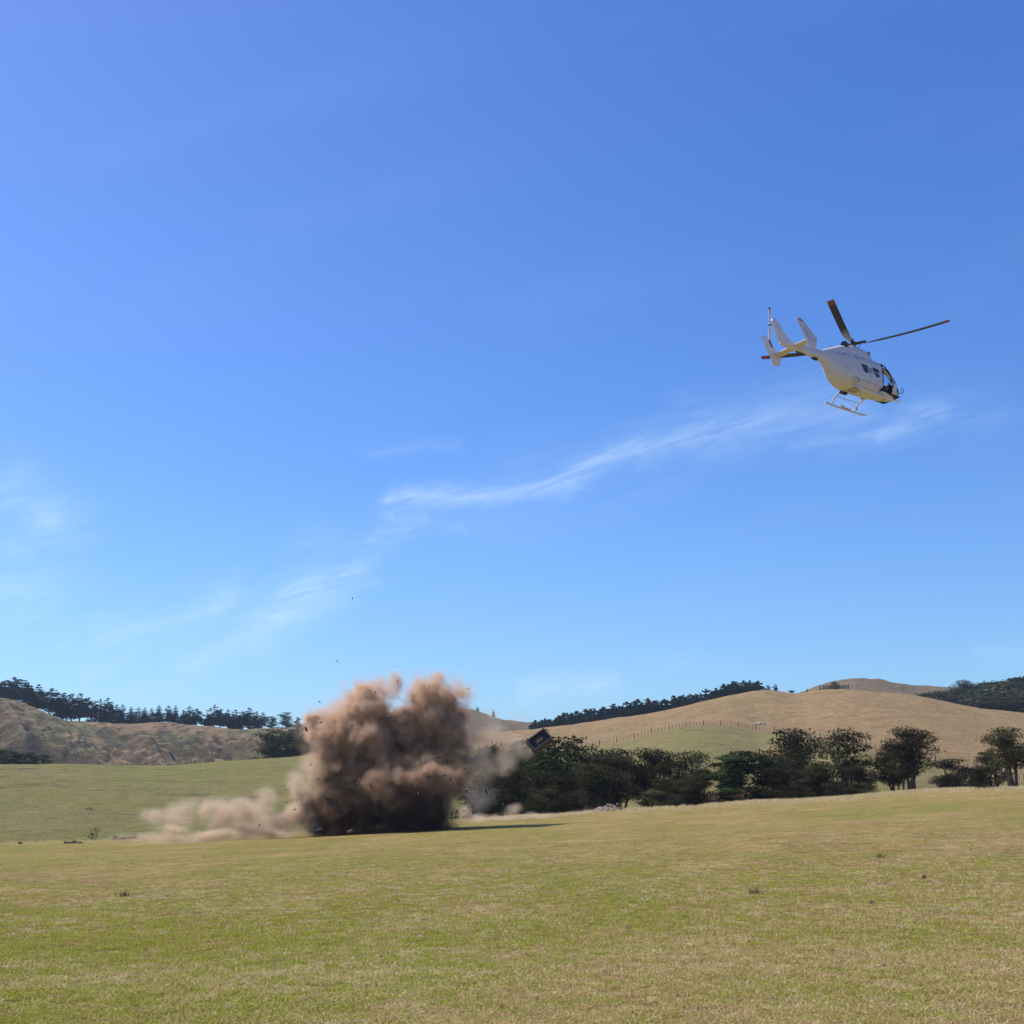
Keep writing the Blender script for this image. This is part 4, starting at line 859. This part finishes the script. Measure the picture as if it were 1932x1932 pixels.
# ------------------------------------------------------------------ dust cloud
RC0 = 72.0; SPX = RC0 / F
PU = [ # x, y, radius x, radius y, depth offset, gain
 (690,1335,46,46,.6,0),(716,1303,30,26,.3,0),(737,1290,13,16,.3,0),(748,1300,9,12,.2,0),(652,1372,46,44,.5,0),(616,1392,30,34,.3,0),(606,1364,25,22,.8,0),(706,1400,62,54,1.0,0),(764,1385,50,50,1.2,0),
 (800,1325,36,34,.6,0),(790,1300,26,22,.3,0),(824,1302,27,24,.5,0),(860,1312,24,24,.6,0),(852,1350,34,36,.9,0),(846,1392,42,38,.8,0),(806,1424,54,44,1.0,0),(742,1450,60,46,1.1,0),(676,1440,54,50,1.0,0),(622,1425,30,34,.4,0),
 (762,1468,34,22,-2.5,0),(800,1458,30,20,-2.5,0),(836,1472,30,18,-2.2,0),(722,1488,34,22,-2.3,0),(862,1486,24,15,-1.8,0),(690,1390,16,14,-1.3,0),(668,1380,13,12,-1.2,0),(700,1378,14,13,-1.2,0),
 (815,1350,50,46,.9,0),(846,1328,36,34,.7,0),(790,1350,38,36,1.0,0),(832,1384,50,44,1.0,0),(860,1440,30,32,.9,0),(842,1470,28,26,.7,0),(870,1405,26,30,.8,0),
 (650,1592,58,46,.2,0),(720,1598,64,52,0,0),(790,1592,56,46,.1,0),(826,1582,22,40,.2,0),(612,1560,22,36,.1,0),(836,1530,22,38,.3,0),
 (622,1566,26,18,.2,0),(690,1572,34,16,-.3,0),(780,1568,44,18,-.1,0),(830,1562,24,18,.1,0),(590,1555,20,18,.2,0),
 (642,1530,44,42,.3,0),(700,1540,46,40,.2,0),(762,1530,50,44,.2,0),(818,1524,38,40,.4,0),(606,1520,28,34,.2,0),(800,1556,36,18,.0,0),(720,1565,50,16,-.2,0),(655,1562,36,18,-.1,0),(760,1490,60,40,.8,0),(690,1500,56,44,.8,0),(630,1480,34,40,.6,0),(840,1560,18,14,0,0)]
SIDE = [(200,1588,100,9,-.3,.16),(310,1584,110,13,-.3,.22),(430,1582,110,17,-.4,.32),(500,1500,30,22,.6,.12),(350,1520,40,20,1,.07),(130,1596,80,7,0,.10),(560,1470,24,30,.4,.2),(585,1440,24,26,.6,.22),(572,1500,28,30,0,.5),(602,1462,26,34,.3,.45),(556,1535,30,26,0,.6),(590,1556,26,20,0,.7),(528,1552,28,22,0,.6),
 (484,1538,38,36,.5,.38),(432,1545,38,40,.5,.34),(400,1528,32,30,.8,.24),(452,1520,26,20,.5,.2),(470,1566,60,16,-.3,.45),(400,1574,70,12,-.6,.35),(330,1566,60,10,-.6,.2),(336,1544,42,28,1,.17),(288,1542,34,22,1,.13),(520,1572,50,12,-.5,.4),(250,1582,80,7,-.6,.12),
 (900,1402,32,38,1,.20),(932,1378,34,28,1,.15),(960,1400,34,26,1,.11),(905,1452,36,40,1,.20),(905,1505,34,34,1,.17),(950,1440,38,36,1.2,.11),(990,1410,44,34,2,.05),(920,1350,26,22,1,.07),(878,1535,20,20,2,.25),(905,1545,24,12,4.5,.3),(968,1526,20,12,5,.10),(955,1541,60,8,5,.2),(1020,1538,50,6,5,.16),(1110,1533,60,5,5,.06),
 (634,1330,18,24,.6,.07),(640,1300,12,18,.6,.05),(618,1345,20,18,.6,.12),(876,1300,14,16,.6,.07),(980,1356,34,14,1.4,.03)]
def gn_cloud(name, puffs, lo, hi, vox, edge, dens, w1, w2, bil, perpuff, mat, core=None, detail=True):
    ng = bpy.data.node_groups.new(name, 'GeometryNodeTree')
    ng.interface.new_socket('Geometry', in_out='INPUT', socket_type='NodeSocketGeometry'); ng.interface.new_socket('Geometry', in_out='OUTPUT', socket_type='NodeSocketGeometry')
    q = G(ng); pos = ng.nodes.new('GeometryNodeInputPosition').outputs[0]
    wa = q.v('SUBTRACT', q.noise(pos, .42, 3, .5, col=True), (.5, .5, .5)); wb = q.v('SUBTRACT', q.noise(pos, 1.5, 3, .55, col=True), (.5, .5, .5))
    pw = q.v('ADD', pos, q.v('ADD', q.v('SCALE', wa, scale=w1), q.v('SCALE', wb, scale=w2)))
    acc = None; dacc = None
    for (x, y, rx, ry, dd, gain) in puffs:
        c = p3(x, y, RC0 + dd); a = rx * SPX; b = ry * SPX; dep = max(min(a, b) * 1.15, .95 if perpuff else 0)
        d = q.v('LENGTH', q.v('MULTIPLY', q.v('SUBTRACT', pw, tuple(c)), (1 / a, 1 / dep, 1 / b)), out='v')
        s_ = q.m('MULTIPLY_ADD', d, -min(a, b), min(a, b))
        if perpuff:
            s2 = q.m('ADD', s_, q.m('MULTIPLY', q.m('SUBTRACT', q.noise(pw, 1.1, 4, .6), .5), .9)) if False else s_
            t = q.mr(s2, 0.0, min(a, b) * .75, 0, gain); acc = t if acc is None else q.m('ADD', acc, t)
        else:
            acc = s_ if acc is None else q.n_smax(acc, s_)
    if perpuff:
        n = q.noise(pw, 1.0, 6, .62); den = q.m('MULTIPLY', acc, q.mr(n, .32, .66, 0.15, 2.0)); jit = q.noise(q.v('MULTIPLY', pw, (.6, .6, 1.6)), 2.6, 6, .7); field = q.m('MULTIPLY', q.m('MULTIPLY', den, q.mr(jit, .3, .7, .25, 1.7)), dens)
    else:
        cen = p3(712, 1600, RC0); rel = q.v('SUBTRACT', pw, tuple(cen)); ln = q.v('LENGTH', rel, out='v'); dr = q.v('NORMALIZE', rel)
        jet = q.noise(q.v('ADD', q.v('SCALE', dr, scale=5.5), q.v('SCALE', (.3, .3, .3), scale=ln)), 1.0, 5, .62)       # earth thrown outwards in streaks
        v1 = q.voro(pw, .95); v2 = q.voro(q.v('ADD', pos, q.v('SCALE', wb, scale=.7)), 2.3); n1 = q.noise(pw, 1.3, 7, .66); n2 = q.noise(pos, 6.0, 4, .65)
        det = q.m('ADD', q.m('MULTIPLY', q.m('SUBTRACT', .45, v1), .70), q.m('MULTIPLY', q.m('SUBTRACT', .42, v2), .24))
        det = q.m('ADD', det, q.m('ADD', q.m('MULTIPLY', q.m('SUBTRACT', n1, .5), 1.5), q.m('ADD', q.m('MULTIPLY', q.m('SUBTRACT', n2, .5), .45), q.m('MULTIPLY', q.m('SUBTRACT', jet, .5), .9))))
        S = q.m('ADD', q.m('ADD', acc, .10), det)
        if core is not None: field = S
        else:
            body = q.m('MULTIPLY', q.m('POWER', q.mr(S, -.1, edge, kind='LINEAR'), 1.5), dens)
            halo = q.m('MULTIPLY', q.mr(q.m('ADD', acc, q.m('MULTIPLY', q.m('SUBTRACT', jet, .5), 2.2)), -1.0, .5), q.mr(n1, .38, .7, 0.0, .5))
            field = q.m('ADD', body, halo)
    vc = ng.nodes.new('GeometryNodeVolumeCube')
    q.put(vc.inputs['Density'], field); vc.inputs['Min'].default_value = lo; vc.inputs['Max'].default_value = hi
    for nm, a_ in zip(('Resolution X', 'Resolution Y', 'Resolution Z'), range(3)): vc.inputs[nm].default_value = max(8, int((hi[a_] - lo[a_]) / vox))
    go = ng.nodes.new('NodeGroupOutput'); last = vc.outputs[0]
    if core is not None:
        vm = ng.nodes.new('GeometryNodeVolumeToMesh'); ng.links.new(last, vm.inputs[0]); vm.inputs['Threshold'].default_value = core; last = vm.outputs[0]
        ss = ng.nodes.new('GeometryNodeSetShadeSmooth'); ng.links.new(last, ss.inputs[0]); last = ss.outputs[0]
    sm = ng.nodes.new('GeometryNodeSetMaterial'); ng.links.new(last, sm.inputs[0]); sm.inputs['Material'].default_value = mat
    ng.links.new(sm.outputs[0], go.inputs[0])
    return ng
def _smax(s, a, b, k=.22):
    nd = s.nt.nodes.new('ShaderNodeMath'); nd.operation = 'SMOOTH_MAX'; s.put(nd.inputs[0], a); s.put(nd.inputs[1], b); nd.inputs[2].default_value = k; return nd.outputs[0]
G.n_smax = _smax
def vol_mat(name, col, ani=.25):
    m, g_ = newmat(name); p = g_.n('ShaderNodeVolumePrincipled'); p.inputs['Color'].default_value = col + (1,); p.inputs['Density'].default_value = 1.0; p.inputs['Anisotropy'].default_value = ani
    p.inputs['Density Attribute'].default_value = 'density'; o = g_.n('ShaderNodeOutputMaterial'); g_.nt.links.new(p.outputs[0], o.inputs['Volume']); return m
DUST = (0.84, 0.61, 0.46)
M_vol = vol_mat('dust', DUST)
def base_shade_mix(g_):
    # backlit cloud's shade painted in: colour darkens towards the base, broken by noise
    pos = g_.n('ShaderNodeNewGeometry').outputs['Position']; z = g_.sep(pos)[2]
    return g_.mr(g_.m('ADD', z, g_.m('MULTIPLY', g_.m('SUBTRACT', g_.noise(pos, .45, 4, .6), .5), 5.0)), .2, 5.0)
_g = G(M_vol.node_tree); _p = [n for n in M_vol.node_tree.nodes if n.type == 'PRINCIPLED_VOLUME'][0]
M_vol.node_tree.links.new(_g.mix(base_shade_mix(_g), (0.38, 0.25, 0.17), (0.94, 0.70, 0.50)), _p.inputs['Color']); M_vol2 = vol_mat('pale_dust', (0.97, 0.78, 0.58), .35)
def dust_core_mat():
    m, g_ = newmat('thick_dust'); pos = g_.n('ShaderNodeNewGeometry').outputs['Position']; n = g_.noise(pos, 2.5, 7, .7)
    c = g_.mix(g_.mr(n, .3, .7), (0.36, 0.24, 0.17), (0.50, 0.35, 0.26)); c = g_.mix(base_shade_mix(g_), (0.085, 0.055, 0.042), c); d = g_.n('ShaderNodeBsdfDiffuse'); g_.put(d.inputs[0], c); g_.nt.links.new(bump(g_, n, .8, .15), d.inputs['Normal']); finish(g_, d.outputs[0]); return m
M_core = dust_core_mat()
a_, b_ = p3(540, 1600, RC0), p3(915, 1262, RC0)
LO = (a_.x, RC0 - 4.6, -2.0); HI = (b_.x, RC0 + 5.2, b_.z)
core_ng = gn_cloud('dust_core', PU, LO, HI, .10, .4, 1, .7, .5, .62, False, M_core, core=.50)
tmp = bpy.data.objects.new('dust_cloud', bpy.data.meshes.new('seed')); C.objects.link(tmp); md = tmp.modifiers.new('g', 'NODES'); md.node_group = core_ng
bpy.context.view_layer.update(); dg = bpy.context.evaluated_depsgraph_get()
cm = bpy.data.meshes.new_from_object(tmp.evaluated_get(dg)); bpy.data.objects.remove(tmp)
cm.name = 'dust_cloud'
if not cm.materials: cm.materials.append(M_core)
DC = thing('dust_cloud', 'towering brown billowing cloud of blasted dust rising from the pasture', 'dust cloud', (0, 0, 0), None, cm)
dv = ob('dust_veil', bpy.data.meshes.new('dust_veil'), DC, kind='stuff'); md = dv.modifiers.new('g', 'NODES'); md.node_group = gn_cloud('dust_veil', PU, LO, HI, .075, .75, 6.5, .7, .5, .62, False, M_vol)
a_, b_ = p3(200, 1600, RC0), p3(1180, 1262, RC0)
gd = ob('ground_dust', bpy.data.meshes.new('ground_dust'), None, kind='stuff', label='thin pale dust drifting low over the grass on both sides of the cloud')
md = gd.modifiers.new('g', 'NODES'); md.node_group = gn_cloud('ground_dust', SIDE, (a_.x, RC0 - 2.8, -2.4), (b_.x, RC0 + 7, b_.z), .13, .6, 5.2, 1.2, .5, .6, True, M_vol2)

# ------------------------------------------------------------------ flying debris
M_deb = simple('dark_debris', (0.045, 0.035, 0.03), .8); M_deb2 = simple('tan_debris', (0.20, 0.14, 0.10), .9)
DEB = [(665,1129,.045,0),(616,1158,.03,0),(640,1166,.03,0),(636,1247,.05,0),(745,1257,.03,0),(703,1273,.02,0),(870,1256,.03,0),(884,1299,.045,0),(658,1322,.03,0)]
for i, (x, y, s, t) in enumerate(DEB):
    lab = ['round dark fragment flung highest above the dust cloud', 'tiny curved fragment in the sky, left below the highest one', 'tiny flat sliver in the sky, nearer the highest fragment', 'small ring like fragment above the left lobe of dust', 'tiny fragment right above the pointed peak of dust', 'speck just left of the pointed peak of dust', 'tiny sliver above the right lobe of dust', 'small streak of debris at the upper right of the right lobe', 'small dark fragment on the upper left edge of the dust'][i]
    o = thing('debris', lab, 'debris', p3(x, y, 68 + i * .9 % 4), 'fragments flying in the sky', rock_mesh(i, (s, s * .6, s * .8), M_deb, 'debris', 1)); o.rotation_euler = (i, i * 2, i)
rd = random.Random(8)
DD = [(602,1567,.16),(560,1510,.05),(587,1442,.06),(640,1540,.05),(625,1500,.06),(660,1568,.10),(841,1508,.05),(843,1441,.07),(850,1470,.10),(878,1450,.05),(882,1459,.06),(838,1463,.08),(875,1530,.05),(868,1400,.04),(541,1514,.05),(556,1527,.06),(880,1425,.05),(540,1490,.05),(600,1470,.07),(640,1490,.05)]
for i, (x, y, s) in enumerate(DD):
    lab = 'dark clod hurled out along the edge of the dust cloud' if i not in (0, 5) else ('long dark splinter at the lower left foot of the dust cloud' if i == 0 else 'pale splinter lying low at the foot of the dust cloud')
    m_me = rock_mesh(30 + i, (s * (1.8 if i in (0, 5) else 1), s * .6, s * .6), M_deb if i != 5 else M_deb2, 'debris', 1)
    o = thing('debris', lab, 'debris', p3(x, y, 66.8), 'clods flying in the dust', m_me); o.rotation_euler = (0, -.4 if i in (0, 5) else i, 0)
for i in range(46):
    a = rd.uniform(0, math.pi); rr_ = rd.uniform(150, 300) if i < 30 else rd.uniform(60, 150); x = 712 + math.cos(a) * rr_ * .85; y = 1575 - math.sin(a) * rr_ * 1.05
    s = rd.choice((.02, .03, .04, .05, .07, .10)) * (1 if rr_ < 260 else .7)
    m_me = rock_mesh(80 + i, (s * rd.uniform(.8, 2.2), s * .5, s * rd.uniform(.4, .9)), M_deb if rd.random() < .75 else M_deb2, 'debris', 1)
    o = thing('debris', 'torn dark fragment thrown out around the blast', 'debris', p3(x, y, 68.0 + rd.uniform(-1, 1)), 'torn fragments thrown around the blast', m_me); o.rotation_euler = (rd.uniform(0, 3), rd.uniform(0, 3), rd.uniform(0, 3))
# tumbling steel box with a yellow label
M_steel = simple('brown_steel', (0.10, 0.055, 0.05), .6, var=.35, scale=3); M_steel2 = simple('grey_steel', (0.05, 0.04, 0.043), .7, var=.3, scale=3); M_yel = simple('yellow_label', (0.36, 0.26, 0.05), .5)
bx = thing('steel_box', 'dark steel box with a yellow label tumbling through the air before the trees', 'box', p3(1018, 1398, 72))
ex = Vector((31.5, 0, 26.7)).normalized(); ey = Vector((17, 0, -14)).normalized(); nrm = Vector((-.12, -.86, .42)).normalized()
ex = (ex - nrm * ex.dot(nrm)).normalized(); ey = nrm.cross(ex) * 1.0
if ey.z > 0: ey = -ey
RM = Matrix((ex, ey, ex.cross(ey))).transposed().to_4x4(); bx.rotation_mode = 'QUATERNION'; bx.rotation_quaternion = RM.to_quaternion()
front = 1 if (ex.cross(ey)).y < 0 else -1
W_, D_, T_ = 1.22, .78, .42
m_ = MB(); m_.box((0, 0, -front * T_ * .3), (W_, D_, T_ * .6)); ob('box_body', m_.mesh('box_body', M_steel), bx)
for (c, s) in [((0, D_/2 - .04, 0), (W_, .08, T_)), ((0, -D_/2 + .04, 0), (W_, .08, T_)), ((W_/2 - .045, 0, 0), (.09, D_ - .16, T_)), ((-W_/2 + .045, 0, 0), (.09, D_ - .16, T_))]:
    m_ = MB(); m_.box((c[0] * 1.004, c[1] * 1.004, front * .01), s); ob('rim', m_.mesh('rim', M_steel2), bx)
m_ = MB(); m_.box((.02, -.01, front * .04), (.42, .15, .05)); ob('label', m_.mesh('label', M_yel), bx)
m_ = MB(); m_.box((-.34, .05, front * .02), (.10, D_ * .6, .08)); m_.box((.36, .02, front * .02), (.14, D_ * .5, .10)); m_.box((.25, .22, front * .05), (.08, .08, .08)); ob('fitting', m_.mesh('fitting', M_steel2), bx)
m_ = MB(); m_.tube([(W_/2 - .05, -D_/2, 0), (W_/2 + .12, -D_/2 + .05, .02), (W_/2 + .14, -D_/2 + .25, .02), (W_/2, -D_/2 + .3, 0)], .025, 5); ob('handle', m_.mesh('handle', M_steel2), bx)

# ------------------------------------------------------------------ air
hz = ob('haze', None, None) if False else None
mh, gh = newmat('haze'); pv = gh.n('ShaderNodeVolumePrincipled'); pv.inputs['Color'].default_value = (0.60, 0.78, 1.0, 1); pv.inputs['Density'].default_value = 0.00011; pv.inputs['Anisotropy'].default_value = .3
oo = gh.n('ShaderNodeOutputMaterial'); gh.nt.links.new(pv.outputs[0], oo.inputs['Volume'])
USE_HAZE = True
if USE_HAZE:
    zlo = float(ZZ.min()) - 1.5; zhi = max(float(ZZ.max()) + 14, 45)
    m_ = MB(); m_.box((0, 0, (zlo + zhi) / 2), (18600, 18600, zhi - zlo)); ob('haze', m_.mesh('haze', mh), kind='stuff')
